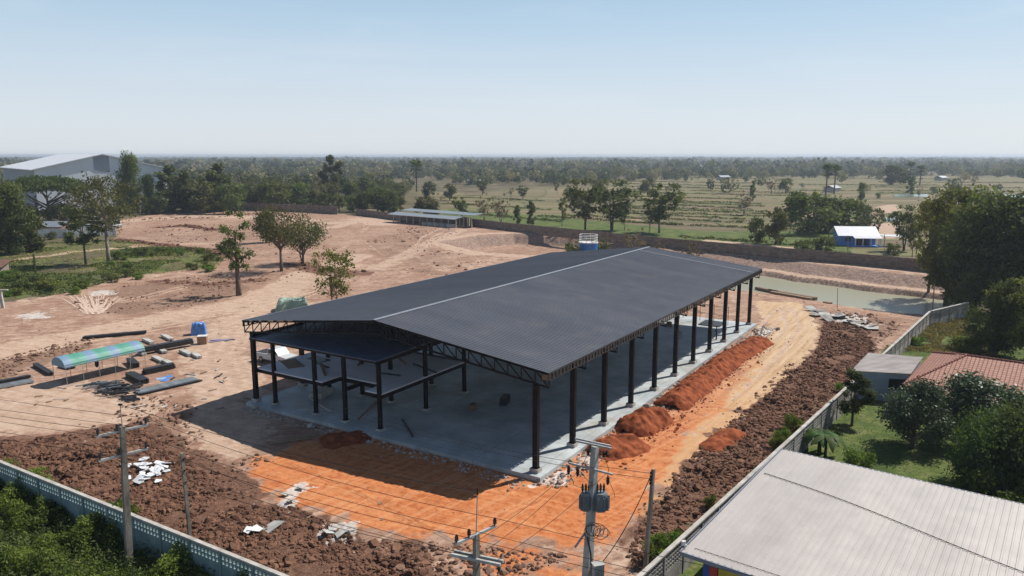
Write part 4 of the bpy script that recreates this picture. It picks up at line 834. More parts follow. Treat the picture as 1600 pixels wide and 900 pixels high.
# ------------------------------------------------------------------ walls
def wallrun(name, pts, h, m, mp, label, bay=2.8, cap=None, th=.12, posth=.1, post=.2, ground_z=0):
    o = empty(name, pts[0], 0, label, 'wall'); q = MB(); c = MB(); P = [Vector(p)-Vector(pts[0]) for p in pts]
    posts = []
    for i in range(len(P)-1):
        a, b_ = P[i], P[i+1]; L = (b_-a).length; k = max(1, round(L/bay))
        q.bar(a+Vector((0, 0, h/2-.15)), b_+Vector((0, 0, h/2-.15)), th, h+.3)
        if cap: c.bar(a+Vector((0, 0, h+.04)), b_+Vector((0, 0, h+.04)), th+.12, .08)
        for j in range(k+(1 if i == len(P)-2 else 0)): posts.append(a.lerp(b_, j/k))
    q.build('panel_run', m, o)
    if cap: c.build('coping', cap, o)
    for pp in posts[:100]:
        s_ = MB(); s_.box((0, 0, (h+posth)/2-.15), (post, post, h+posth+.3)); s_.build('post', mp, o, pp)
    return o
wallrun('perimeter_wall', [G(735, 353), G(800, 361), G(1000, 383), G(1200, 402), G(1330, 413), G(1450, 425), G(1510, 432)], 2.5, M['wallb'], M['wallpost'], 'long brown block wall running behind the pond to the right trees', 2.9)
wallrun('perimeter_wall', [G(557, 336), G(620, 344), G(720, 352)], 2.5, M['wallb'], M['wallpost'], 'brown block wall behind the long low shed', 3)
wallrun('perimeter_wall', [G(330, 328), G(400, 329), G(480, 332), G(527, 335)], 3.2, M['wallb'], M['wallpost'], 'brown wall along the far tree belt left of the gate gap', 3)
wallrun('grey_wall', [G(60, 372), G(105, 371), G(181, 367)], 2.6, M['white'], M['wallcap'], 'pale grey panelled wall in front of the parked cars at far left', 5)
# near teal wall with ventilation blocks
hW = 2.5
def nearwall(pa, pb, label):
    a, b_ = Vector(pa), Vector(pb); o = empty('vented_wall', a, math.atan2((b_-a).y, (b_-a).x), label, 'wall'); L = (b_-a).length; bay = 2.6; k = round(L/bay); bay = L/k
    lo = MB(); lo.box((L/2, 0, (hW-.75)/2-.2), (L, .1, hW-.75+.4)); lo.build('panel_run', M['wallteal'], o)
    c = MB(); c.box((L/2, 0, hW+.045), (L+.1, .24, .09)); c.build('coping', M['wallcap'], o)
    for i in range(k):
        x0 = i*bay+.1; v = MB(); z0 = hW-.75
        v.box((x0+bay/2-.1, 0, z0+.03), (bay-.2, .1, .06)); v.box((x0+bay/2-.1, 0, hW-.1), (bay-.2, .1, .2)); v.box((x0+bay/2-.1, 0, z0+.29), (bay-.2, .1, .09))
        n = 8; bw = (bay-.2)/n
        for j in range(n+1): v.box((x0+j*bw, 0, z0+.3), (.13, .098, .5))
        v.build('vent_block', M['wallteal'], o)
    for i in range(k+1):
        s_ = MB(); s_.box((i*bay, 0, hW/2-.2), (.2, .2, hW+.39)); s_.build('post', M['wallteal'], o)
    return o
wa, wb = G(-60, 698, hW), G(470, 912, hW); wa.z = wb.z = 0
wb = wb+(wb-wa)*.35
nearwall(wa, wb, 'teal painted wall with two rows of vent holes and pale coping')
# right lattice fence
def lattice(pa, pb, label, h=2.2, bay=2.5):
    a, b_ = Vector(pa), Vector(pb); o = empty('concrete_fence', a, math.atan2((b_-a).y, (b_-a).x), label, 'fence'); L = (b_-a).length; k = max(1, round(L/bay)); bay = L/k
    c = MB(); c.box((L/2, 0, h+.05), (L, .26, .1)); c.build('coping', M['wallcap'], o)
    for i in range(k):
        v = MB(); x0 = i*bay
        v.box((x0+bay/2, 0, .35), (bay-.1, .08, 1.3))
        for j in range(5): v.box((x0+bay/2, 0, 1.08+j*.24), (bay-.1, .07, .07))
        for j in range(9): v.box((x0+.1+j*(bay-.2)/8, 0, 1.6), (.07, .066, 1.16))
        v.build('lattice_panel', M['lattice'], o)
    for i in range(k+1):
        s_ = MB(); s_.box((i*bay, 0, h/2), (.17, .17, h+.05)); s_.build('post', M['lattice'], o)
fa, fb, fc_ = G(985, 915, 2.2), G(1453, 487, 2.2), G(1513, 473, 2.2)
for v_ in (fa, fb, fc_): v_.z = 0
fa = fa+(fa-fb).normalized()*16
lattice(fa, fb, 'long concrete lattice fence between the brown clods and the gardens')
lattice(fb+Vector((.3, .2, 0)), fc_, 'short dark lattice fence turning beside the pond under the trees')

# ------------------------------------------------------------------ poles and wires
def wire(pts, sag, name='power_line', label='', r_=.014, parent=None, group=None):
    a, b_ = Vector(pts[0]), Vector(pts[1]); n = 20; P = [a.lerp(b_, i/n)-Vector((0, 0, 4*sag*(i/n)*(1-i/n))) for i in range(n+1)]
    q = MB(); q.tube([k-a for k in P], r_, 4, False); o = q.build(name, M['wire'], parent, a)
    if parent is None: tag(o, label, 'cable', group)
    return o
def insulator(o, p, h=.36, up=True):
    q = MB(); s_ = 1 if up else -1; q.tube([(0, 0, 0), (0, 0, s_*h*.2), (0, 0, s_*h*.25), (0, 0, s_*h*.5), (0, 0, s_*h*.55), (0, 0, s_*h)], [.04, .04, .1, .07, .1, .05], 8); q.build('insulator', M['ins'], o, p)
def pole(px, pyb, pxt, pyt, r0, r1, m, label, Y=None):
    b_ = G(px, pyb); t = atY(pxt, pyt, b_.y); o = empty('power_pole', b_, 0, label, 'power pole'); t = t-b_
    q = MB(); q.tube([(0, 0, -.3), t*.5, t], [r0*.72, (r0+r1)*.36, r1*.72], 4, True); q.build('shaft', m, o); return o, t, b_
WD = G(500, 850)-G(100, 740)  # roughly along the near wall
ad = Vector((.72, .69, 0)).normalized()   # crossarm direction seen in the photograph
p1, t1, b1 = pole(203, 893, 191, 666, .36, .24, M['polec'], 'tall weathered power pole with two crossarms beside the teal wall')
arms1 = []
def crossarm(o, c, d, half, m, n_ins=3, w_=.12, ups=True, offs=None):
    q = MB(); q.bar(c-d*half, c+d*half, w_, w_); q.build('crossarm', m, o); out = []
    for k in (offs or [-.92, -.2, .92]):
        p_ = c+d*half*k+Vector((0, 0, w_/2)); insulator(o, p_, .38, ups); out.append(p_+Vector((0, 0, .36)))
    return out
A1 = crossarm(p1, t1-Vector((0, 0, .25)), ad, 1.35, M['polel'])
t1b = t1*.81
A2 = crossarm(p1, t1b, ad, 1.3, M['polel'])
q = MB(); q.tube([t1, t1+Vector((0, 0, 1.3))], .03, 6); q.build('tip_rod', M['galv'], p1)
q = MB(); q.box(t1+Vector((0, 0, 1.25)), (.2, .1, .1)); q.build('rod_clamp', M['ins'], p1)
q = MB(); q.tube([t1*.58, t1*.52+Vector((-.35, .1, 0)), t1*.45+Vector((-.9, .2, 0))], .035, 5); q.build('strut', M['polec'], p1)
p2 = empty('power_pole', G(742, 985), 0, 'concrete power pole with a tall rod and double crossarm at the bottom centre', 'power pole'); Y2 = p2.location.y
Y2 = 33.0; top2 = atY(744, 834, Y2); base2 = Vector((top2.x, Y2, 0)); p2.location = base2; t2 = top2-base2
q = MB(); q.tube([(0, 0, -.3), t2], [.24, .16], 4); q.build('shaft', M['polec'], p2)
q = MB(); q.tube([t2, atY(746, 768, Y2)-base2], .025, 6); q.build('tip_rod', M['galv'], p2)
q = MB(); q.box(atY(746, 768, Y2)-base2, (.06, .06, .35)); q.build('rod_clamp', M['ins'], p2)
A3 = crossarm(p2, t2-Vector((0, 0, .05)), ad, 1.25, M['polel'], offs=[-.95, -.35, .95])
bd = Vector((.93, -.37, 0)).normalized()
c2 = atY(746, 872, Y2)-base2
for s_ in (-.17, .17): 
    q = MB(); q.bar(c2-bd*1.3+Vector((.37*s_, .93*s_, 0)), c2+bd*1.25+Vector((.37*s_, .93*s_, 0)), .12, .14); q.build('crossarm', M['polel'], p2)
insulator(p2, c2+bd*1.1-Vector((0, 0, .1)), .35, False)
p3, t3, b3 = pole(915, 935, 930, 697, .42, .3, M['polel'], 'grey concrete power pole carrying the twin transformers and coiled cable')
Y3 = b3.y; L3 = lambda px, py: atY(px, py, Y3)-b3
e3 = (L3(955, 695)-L3(900, 688)).normalized()
for s_ in (-.18, .18):
    q = MB(); q.bar(L3(899, 687)+Vector((0, s_, 0)), L3(955, 699)+Vector((0, s_, 0)), .09, .09); q.build('crossarm', M['galv'], p3)
q = MB(); q.bar(L3(888, 721)-Vector((0, .2, 0)), L3(957, 739)-Vector((0, .2, 0)), .09, .09); q.build('crossarm', M['galv'], p3)
for px, py in ((919, 699), (943, 703), (948, 702)): insulator(p3, L3(px, py)+Vector((0, -.1, 0)), .36, False)
for px, py in ((888, 724), (902, 727), (949, 740)): insulator(p3, L3(px, py)+Vector((0, -.25, 0)), .5, False)
for px, sd in ((915, -1), (938, 1)):
    tr = MB(); c = L3(px, 783); wd_ = .36 if sd > 0 else .26; tr.tube([c-Vector((0, 0, .5)), c-Vector((0, 0, .45)), c+Vector((0, 0, .42)), c+Vector((0, 0, .5))], [wd_*.9, wd_, wd_, wd_*.9], 14)
    for k in range(10):
        a = k*.63; tr.box(c+Vector((math.cos(a)*wd_*1.12, math.sin(a)*wd_*1.12, -.05)), (wd_*.5, .03, .75), a)
    to = tr.build('transformer', M['trafo'], p3)
    for k in (-1, 0, 1):
        q = MB(); b0 = c+Vector((k*.17, 0, .5)); q.tube([b0, b0+Vector((0, 0, .1)), b0+Vector((0, 0, .12)), b0+Vector((0, 0, .25)), b0+Vector((0, 0, .28)), b0+Vector((0, 0, .5))], [.04, .04, .08, .05, .08, .02], 7); q.build('bushing', M['ins'], to)
q = MB(); rr = random.Random(3); c = L3(930, 825)
for k in range(7):
    cc_ = c+Vector((rr.uniform(-.45, .6), -.3, rr.uniform(-.15, .15))); R = rr.uniform(.22, .42); q.tube([cc_+Vector((math.cos(a*.449)*R, rr.uniform(-.02, .02), math.sin(a*.449)*R)) for a in range(15)], .016, 4, False)
q.build('cable_coil', M['wire'], p3)
q = MB(); q.tube([L3(914, 833), L3(897, 848)+Vector((0, -.5, 0))], .06, 8); q.build('bracket_arm', M['galv'], p3)
q = MB(); q.tube([L3(917, 835)-Vector((0, .3, 0)), L3(922, 860)-Vector((0, .32, 0)), L3(924, 900)-Vector((0, .3, 0)), L3(924, 935)-Vector((0, .3, 0))], .045, 6); q.build('riser_pipe', M['wire'], p3)
for a_, b__ in (((919, 705), (888, 735)), ((902, 730), (925, 753)), ((949, 745), (960, 775)), ((943, 708), (949, 740)), ((888, 735), (895, 755)), ((895, 755), (925, 755))):
    A_, B_ = L3(*a_)-Vector((0, .2, 0)), L3(*b__)-Vector((0, .2, 0)); q = MB(); mm = (A_+B_)/2+Vector((.15, 0, -.25)); q.tube([A_, A_.lerp(mm, .6), mm, mm.lerp(B_, .5), B_], .014, 5, False); q.build('jumper_wire', M['wire'], p3)
q = MB(); q.tube([(0, 0, 0), (0, 0, 2.0)], .05, 6)
cab_ = empty('meter_cabinet', atY(934, 905, 36.5)-Vector((0, 0, 0)), .3, 'pale grey cabinet mounted low beside the transformer pole', 'cabinet')
q = MB(); q.box((0, 0, .3), (.55, .4, 1.1)); q.box((0, 0, .88), (.62, .46, .05)); q.build('case', M['polel'], cab_)
q = MB(); zc = cab_.location.z; q.tube([(0, .1, -.2), (0, .1, -zc)], .06, 8); q.build('stand', M['galv'], cab_)
q = MB(); q.box((0, -.207, .3), (.42, .012, .9)); q.build('door', M['galv'], cab_)
p4, t4, b4 = pole(297, 838, 284, 708, .2, .16, M['polec'], 'short bare concrete post standing on the clods right of the debris')
for k in (.93, .8, .66): 
    q = MB(); q.box(t4*k+Vector((.1, -.05, 0)), (.1, .12, .08)); q.build('bolt_bracket', M['ins'], p4)
p5, t5, b5 = pole(1007, 905, 1021, 733, .22, .16, M['polec'], 'slim dark service pole just left of the lattice fence')
for k in range(4):
    q = MB(); q.tube([(-.14, -.1, -.05), (-.14, -.1, .08)], .06, 7); q.build('spool', M['ins'], p5, t5*(.97-.03*k))
# wires
A1w = [b1+k for k in A1]; A2w = [b1+k for k in A2]; A3w = [base2+k for k in A3]
off = Vector((-46, 16, 1.5))
grp = 'power lines strung between the poles'
for k in range(3):
    wire((A1w[k], A3w[k]), .5, label='thin power line from the left crossarm pole to the centre pole', group='power lines between left and centre poles')
    wire((A1w[k], A1w[k]+off), .7, label='thin power line leaving the left pole upper crossarm toward the left', group='upper power lines leaving left')
    wire((A2w[k], A2w[k]+off), .7, label='thin power line leaving the left pole lower crossarm toward the left', group='lower power lines leaving left')
    wire((A2w[k], base2+c2+bd*(-1.1+k*1.1)), .5, label='thin power line from the lower left crossarm to the centre pole arm', group='lower power lines between left and centre poles')
    wire((A3w[k], A3w[k]+Vector((30, -14, 1))), .4, label='thin power line leaving the centre pole toward the lower right', group='power lines leaving the centre pole')
    wire((base2+c2+bd*(-1.0+k)+Vector((0, 0, .1)), b3+L3([888, 902, 949][k], 738)), .25, label='service line from the centre pole up to the transformer pole', group='service lines between centre and transformer poles')
wire((b1+t1+Vector((0, 0, 1.25)), atY(746, 768, Y2)), .4, label='top guard wire between the rods of the left and centre poles')
for k in range(2): wire((b5+t5*(.96-.05*k), b5+t5*(.95-.05*k)+Vector((-22, 18, -2))), .6, label='thin service wire from the slim pole toward the hall', group='service wires from the slim pole')
wire((b5+t5*.94+Vector((-.15, -.1, 0)), b5+Vector((-4, -1.5, .5))), 1.0, label='slack dark cable hanging from the slim pole', r_=.025)

# ------------------------------------------------------------------ foreground grey roof building
g0, g1, g2 = G(1065, 862, 4.6), G(1222, 702, 5.0), G(1640, 812, 5.0)
ex = (g1-g0); ex.z = 0; LX = ex.length; ex.normalize(); ey = Vector((ex.y, -ex.x, 0)); WY = 34
gb = empty('metal_roof_building', (g0.x, g0.y, 0), math.atan2(ex.y, ex.x), 'near building with a wide pale ribbed metal roof and blue walls', 'building')
mgr = mat('pale_roof', (.47, .43, .4), (.39, .355, .33), .18, .42, .1, detail=8, stretch=(.3, 1, 1))
nt = mgr.node_tree; _p = nt.nodes['Principled BSDF']; _tc = N(nt, 'ShaderNodeTexCoord').outputs['Object']; _old = _p.inputs['Base Color'].links[0].from_socket
_mp = N(nt, 'ShaderNodeMapping'); _mp.inputs['Scale'].default_value = (.12, 1.6, 1); nt.links.new(_tc, _mp.inputs[0])
_mx = mixc(nt, ramp(nt, noise_node(nt, _mp.outputs[0], 1.3, 8, .7), [(.5, (0, 0, 0)), (.72, (.35, .35, .35))]), _old, (.33, .28, .25))
_mx = mixc(nt, ramp(nt, noise_node(nt, _tc, .6, 9, .75), [(.56, (0, 0, 0)), (.7, (.5, .5, .5))]), _mx, (.52, .47, .42)); nt.links.new(_mx, _p.inputs['Base Color'])
nt.links.new(mth(nt, 'MULTIPLY_ADD', noise_node(nt, _tc, .8, 6), .4, .25), _p.inputs['Roughness'])
q = MB(); pitch = .32; n = int(WY/pitch); prof = []
for i in range(n): y = -i*pitch; prof += [(y, 0), (y-.2, 0), (y-.225, .035), (y-.29, .035)]
prof.append((-n*pitch, 0))
for y, h in prof: q.v += [(0, y, 4.6+h), (LX, y, 5.0+h)]
for i in range(len(prof)-1): q.f.append((2*i, 2*i+2, 2*i+3, 2*i+1)[::-1] if False else (2*i+1, 2*i, 2*i+2, 2*i+3)[::-1])
b_ = len(q.v); q.v += [(0, 0, 4.56), (LX, 0, 4.96), (LX, -n*pitch, 4.96), (0, -n*pitch, 4.56)]; q.f.append((b_, b_+1, b_+2, b_+3))
q.build('roof', mgr, gb)
q = MB(); q.bar((-.04, .05, 4.52), (-.04, -WY, 4.52), .06, .2); q.bar((0, .06, 4.55), (LX, .06, 4.95), .06, .18); q.bar((LX+.03, .05, 4.93), (LX+.03, -WY, 4.93), .06, .18); q.build('fascia', mat('blue_grey_fascia', (.25, .27, .33), None, 1, .5), gb)
q = MB(); q.box((LX/2+.2, -WY/2-.3, 2.2), (LX-1.2, WY-1, 4.5)); q.build('wall', mat('deep_blue_wall', (.03, .1, .36), (.02, .07, .27), 1, .6), gb)
q = MB(); q.box((.76, -4.6, 3.7), (.06, 6, .5)); q.build('sign_band', mat('yellow_band', (.6, .45, .05), None, 1, .6), gb)
q = MB(); q.box((.76, -1.35, 3.7), (.06, .4, .5)); q.build('red_band', mat('red_band', (.5, .05, .03), None, 1, .6), gb)
q = MB(); q.bar((-.02, -.6, 4.63), (LX-.1, -.6, 4.6+.4*(LX-.1)/LX+.03), .02, .02) if False else None
# thin dark winding line across the roof, drawn as a tube
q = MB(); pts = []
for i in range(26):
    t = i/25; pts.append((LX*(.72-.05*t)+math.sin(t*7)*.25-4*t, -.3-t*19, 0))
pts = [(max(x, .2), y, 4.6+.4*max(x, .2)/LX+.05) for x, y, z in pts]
q.tube(pts, .022, 5); o = q.build('roof_line', M['wire'], None, gb.location, gb.rotation_euler.z); tag(o, 'thin dark winding line across the near pale metal roof', 'cable')
q = MB(); q.tube([(x, y+.6, z) for x, y, z in [(.6, -1-i*1.0, 4.6+.4*.6/LX+.045) for i in range(20)]], .015, 4); o = q.build('roof_line', M['wire'], None, gb.location, gb.rotation_euler.z); tag(o, 'straight thin wire along the near eave of the pale metal roof', 'cable')
q = MB(); q.box((0, 0, .12), (.2, .14, .22)); q.tube([(0, 0, .1), (.1, -.2, .05)], .03, 6); o = q.build('lamp_bracket', M['white'], None, G(1068, 852, 4.7), .3); tag(o, 'small white bracket at the near corner of the pale metal roof', 'bracket')

# ------------------------------------------------------------------ tiled house and annex
th = empty('tiled_house', G(1411, 601, 2.7)*1, 0, 'low house with a terracotta tiled hip roof behind the garden trees', 'house'); th.location.z = 0
ZEV, ZRG = 2.7, 4.6
cL, cR = G(1409, 601, ZEV), G(1600, 633, ZEV)
ex = (cR-cL); ex.z = 0; ex.normalize(); ey = Vector((-ex.y, ex.x, 0)); rt = G(1509, 555, ZRG); rel = rt-cL; hx, hy = rel.dot(ex), rel.dot(ey)
th.rotation_euler = (0, 0, math.atan2(ex.y, ex.x)); Lh = 24; dpt = hy*2
mtile = bpy.data.materials.new('roof_tile'); mtile.use_nodes = True; nt = mtile.node_tree; p = nt.nodes['Principled BSDF']; tc = N(nt, 'ShaderNodeTexCoord').outputs['Object']
br = N(nt, 'ShaderNodeTexBrick'); br.offset = 0; nt.links.new(tc, br.inputs['Vector']); br.inputs['Scale'].default_value = 1
for k_, v_ in (('Brick Width', .34), ('Row Height', .42), ('Mortar Size', .045), ('Mortar Smooth', .6)): br.inputs[k_].default_value = v_
br.inputs['Color1'].default_value = (.37, .17, .115, 1); br.inputs['Color2'].default_value = (.45, .225, .155, 1); br.inputs['Mortar'].default_value = (.13, .05, .035, 1)
nt.links.new(mixc(nt, mth(nt, 'MULTIPLY', noise_node(nt, tc, 1.2, 5), .5), br.outputs['Color'], (.36, .17, .12)), p.inputs['Base Color']); p.inputs['Roughness'].default_value = .75
bp = N(nt, 'ShaderNodeBump'); bp.inputs['Distance'].default_value = .06; bp.invert = True; nt.links.new(br.outputs['Fac'], bp.inputs['Height']); nt.links.new(bp.outputs[0], p.inputs['Normal'])
q = MB()
def face3(*pts): q.add(pts, [tuple(range(len(pts)))])
gx = hx*.78
face3((0, 0, ZEV), (Lh, 0, ZEV), (Lh, hy, ZRG), (hx, hy, ZRG)); face3((0, dpt, ZEV), (hx, hy, ZRG), (Lh, hy, ZRG), (Lh, dpt, ZEV)); face3((0, 0, ZEV), (hx, hy, ZRG), (0, dpt, ZEV))
face3((hx-1.0, hy, ZRG-.05), (hx+1.6, hy, ZRG+.02), (hx-.5, hy-1.5, ZRG-.75)); 
# front projecting hip
x0, x1 = 3.4, 7.2
face3((x0, -1.3, ZEV-.1), (x1, -1.3, ZEV-.1), ((x0+x1)/2, .9, ZEV+.72)); face3((x0, -1.3, ZEV-.1), ((x0+x1)/2, .9, ZEV+.72), ((x0+x1)/2, 3, ZEV+.78), (x0, .3, ZEV-.02)); face3((x1, -1.3, ZEV-.1), (x1, .3, ZEV-.02), ((x0+x1)/2, 3, ZEV+.78), ((x0+x1)/2, .9, ZEV+.72))
face3((0, 0, ZEV-.01), (0, dpt, ZEV-.01), (Lh, dpt, ZEV-.01), (Lh, 0, ZEV-.01))
q.build('roof', mtile, th)
mcap = mat('ridge_tile', (.3, .1, .07), (.2, .07, .05), 2, .8)
q = MB()
for a, b_ in (((0, 0, ZEV), (hx, hy, ZRG)), ((0, dpt, ZEV), (hx, hy, ZRG)), ((hx, hy, ZRG), (Lh, hy, ZRG)), ((x0, -1.3, ZEV-.1), ((x0+x1)/2, .9, ZEV+.72)), ((x1, -1.3, ZEV-.1), ((x0+x1)/2, .9, ZEV+.72))):
    q = MB()
    A_, B_ = Vector(a), Vector(b_); n = max(2, int((B_-A_).length/.35))
    for i in range(n): q.tube([A_.lerp(B_, i/n)+Vector((0, 0, .05)), A_.lerp(B_, (i+1)/n)+Vector((0, 0, .02))], [.11, .085], 7)
    q.build('ridge_tiles', mcap, th)
q = MB(); q.box((Lh/2+.3, dpt/2, ZEV/2), (Lh-1.2, dpt-1.4, ZEV-.02)); q.build('wall', mat('cream_wall', (.5, .42, .33), None, 1, .85), th)
q = MB(); q.box((4.2, .66, 1.1), (2.2, .08, 2.1)); q.build('door_opening', M['glass'], th)
q = MB(); q.bar((0, -.03, ZEV-.07), (Lh, -.03, ZEV-.07), .05, .16); q.bar((-.03, 0, ZEV-.07), (-.03, dpt, ZEV-.07), .05, .16); q.build('fascia', mcap, th)
an = [G(1330, 579, 2.9), G(1423, 584, 2.9), G(1442, 558, 3.1), G(1357, 551, 3.1)]
ax = empty('annex_shed', (an[0].x, an[0].y, 0), 0, 'flat pale metal roofed annex with a bluish wall left of the tiled house', 'shed')
R_ = [k-Vector((an[0].x, an[0].y, 0)) for k in an]
q = MB(); q.slab(R_, .07); 
for i in range(15):
    t = (i+.5)/15; q.bar(R_[0].lerp(R_[3], t)+Vector((0, 0, .015)), R_[1].lerp(R_[2], t)+Vector((0, 0, .015)), .05, .03)
q.build('roof', mat('annex_roof', (.45, .4, .37), (.3, .26, .24), .8, .5, stretch=(.4, 1, 1)), ax)
cc_ = (R_[0]+R_[1]+R_[2]+R_[3])/4; q = MB(); ins = [(cc_+(k-cc_)*.94) for k in R_]; q.prism([(k.x, k.y) for k in ins], -.1, 2.8); q.build('wall', mat('annex_wall', (.42, .47, .55), (.3, .34, .42), .7, .8), ax)
dd = (ins[1]-ins[0]); dd.z = 0; nn = Vector((dd.y, -dd.x, 0)).normalized(); wq = ins[0].lerp(ins[1], .8)+nn*.02
q = MB(); q.box((0, 0, 0), (1.5, .06, 1.1)); q.build('window', M['glass'], ax, (wq.x, wq.y, 1.7), math.atan2(dd.y, dd.x))

# ------------------------------------------------------------------ blue house far right
h0 = G(1311, 384); hb = empty('blue_house', h0, math.radians(-6), 'small blue house with a white gabled roof beyond the brown wall', 'house')
q = MB(); q.box((4.7, 3.2, 1.5), (9, 6, 3.0)); q.add([(9.2, .2, 3), (9.2, 6.2, 3), (9.2, 3.2, 4.7), (.2, .2, 3), (.2, 6.2, 3), (.2, 3.2, 4.7)], [(0, 1, 2), (3, 5, 4)]); q.build('wall', M['houseblue'], hb)
q = MB(); q.slab([(-.7, -.9, 2.75), (10, -.9, 2.75), (10, 3.2, 4.9), (-.7, 3.2, 4.9)], .1); q.slab([(-.7, 3.2, 4.9), (10, 3.2, 4.9), (10, 7, 2.85), (-.7, 7, 2.85)], .1)
q.slab([(3.0, -2.6, 2.3), (10, -2.6, 2.3), (10, -.9, 2.76), (3.0, -.9, 2.76)], .09); q.build('roof', M['whitemetal'], hb)
for x in (3.3, 5.2, 7.2, 9.6):
    q = MB(); q.box((x, -2.3, 1.1), (.22, .22, 2.2)); q.build('porch_post', M['white'], hb)
q = MB(); q.box((6, -1.2, .15), (8, 3, .3)); q.build('porch_floor', M['houseblue'], hb)
for x, w_ in ((5.2, 1.6), (6.9, 1.2)):
    q = MB(); q.box((x, .17, 1.3), (w_, .06, 2.0)); q.build('door', M['glass'], hb)
q = MB(); q.box((2.2, .17, 1.7), (1.2, .06, 1.0)); q.build('window', M['glass'], hb)
q = MB(); q.box((9.23, 3, 1.7), (.06, 1.4, 1.1)); q.build('window', M['glass'], hb)
cp = empty('car_shelter', h0+Vector((10.8, -1.2, 0)), math.radians(-6), 'open shelter with a flat white roof beside the blue house', 'shelter')
q = MB(); q.slab([(0, -1, 2.75), (6.5, -1, 2.6), (6.5, 3.5, 2.7), (0, 3.5, 2.85)], .1); q.build('roof', M['whitemetal'], cp)
for x, y in ((.3, -.7), (6.2, -.7), (.3, 3.2), (6.2, 3.2)):
    q = MB(); q.box((x, y, 1.3), (.16, .16, 2.6)); q.build('post', M['white'], cp)
for px, pb, pt_, lb in ((1382, 397, 366, 'white post standing behind the brown wall near the blue house'), (1325, 405, 368, 'thin grey pole standing in front of the blue house'), (1457, 488, 445, 'leaning thin pole at the corner of the lattice fence'), (1309, 475, 450, 'thin stick standing at the pond edge')):
    b_ = G(px, pb); t = atY(px+(3 if px == 1457 else 0), pt_, b_.y)-b_; q = MB(); q.tube([(0, 0, -1), t], .09 if px != 1309 else .05, 6); tag(q.build('post', M['polel'] if px == 1382 else M['polec'], None, b_), lb, 'post')
# shore timber
for k, (a, b_) in enumerate([((1200, 452), (1275, 465)), ((1205, 455), (1268, 466)), ((1288, 471), (1298, 473)), ((1182, 448), (1215, 455))]):
    A_, B_ = G(a[0], a[1]+3, -2.85), G(b_[0], b_[1]+3, -2.85); A_.z = B_.z = -2.95
    beam_at(A_, B_, .9, .5, ['long dark timber raft along the near pond shore', 'second dark timber lying beside the long raft', 'short dark float at the right end of the pond raft', 'dark timber at the left end of the pond shore'][k], None, 'timber', 'shore_timber', 'B')

# ------------------------------------------------------------------ water tank behind the hall
tk = empty('water_tank', G(919, 398, 0), 0, 'round blue tank with a white railing rising behind the hall roof', 'tank')
Yt = tk.location.y
s_ = Yt/1182
q = MB(); q.tube([(0, 0, 0), (0, 0, 3.0), (0, 0, 3.1)], [2.3, 2.3, 2.2], 24); q.build('tank_body', M['blue'], tk)
q = MB(); q.tube([(0, 0, 2.85), (0, 0, 3.12)], [2.36, 2.36], 24); q.build('rim', M['white'], tk)
for k in range(10):
    a = 2*math.pi*k/10; q = MB(); q.tube([(2.15*math.cos(a), 2.15*math.sin(a), 3.1), (2.15*math.cos(a), 2.15*math.sin(a), 4.9)], .06, 5); q.build('rail_post', M['white'], tk)
q = MB()
for z in (3.6, 4.2, 4.85): q.tube([(2.15*math.cos(a*math.pi/10), 2.15*math.sin(a*math.pi/10), z) for a in range(21)], .07, 5, False)
q.build('rail_ring', M['white'], tk)
print('tank top', G(919, 398), atY(919, 372, Yt))

# ------------------------------------------------------------------ long low shed
s0, s1 = G(614, 347), G(714, 356); sd = (s1-s0); SL = sd.length; sd.normalize()
ls = empty('open_shed', s0, math.atan2(sd.y, sd.x), 'long low open-sided shed with thin pale roof by the far brown wall', 'shed')
q = MB(); q.slab([(-1.5, -1, 2.9), (SL, -1, 2.9), (SL, 3, 3.5), (-1.5, 3, 3.5)], .15); q.build('front_roof', M['channel'], ls); q = MB(); q.box((SL/2-.75, -1.05, 2.82), (SL+1.5, .08, .22)); q.build('fascia', M['white'], ls)
q = MB(); q.slab([(0, 3.6, 4.1), (SL+4.5, 3.6, 4.1), (SL+4.5, 8.5, 4.5), (0, 8.5, 4.5)], .15); q.build('rear_roof', M['channel'], ls)
for i in range(10):
    q = MB(); q.box((.4+i*(SL-.8)/9, 0, 1.45), (.25, .25, 2.9)); q.build('post', M['concrete'], ls)
for i in range(4):
    q = MB(); q.box((SL-2+i*1.9, 3.2, 1.9), (.28, .28, 3.8)); q.build('post', M['concrete'], ls)
q = MB(); q.box((SL/2, 5.5, 1.6), (SL, .2, 3)); q.build('back_wall', M['wallb'], ls)
for k in range(5): thing_box('stored_box', M['channel'] if k > 2 else M['concrete'], ls.location+sd*(SL*(.55+.09*k))+Vector((0, -.6, 0)), (3, 1.6, 1.1), .3, 'grey block stack standing along the open front of the long low shed', 'block stack', 'stacks along the low shed')

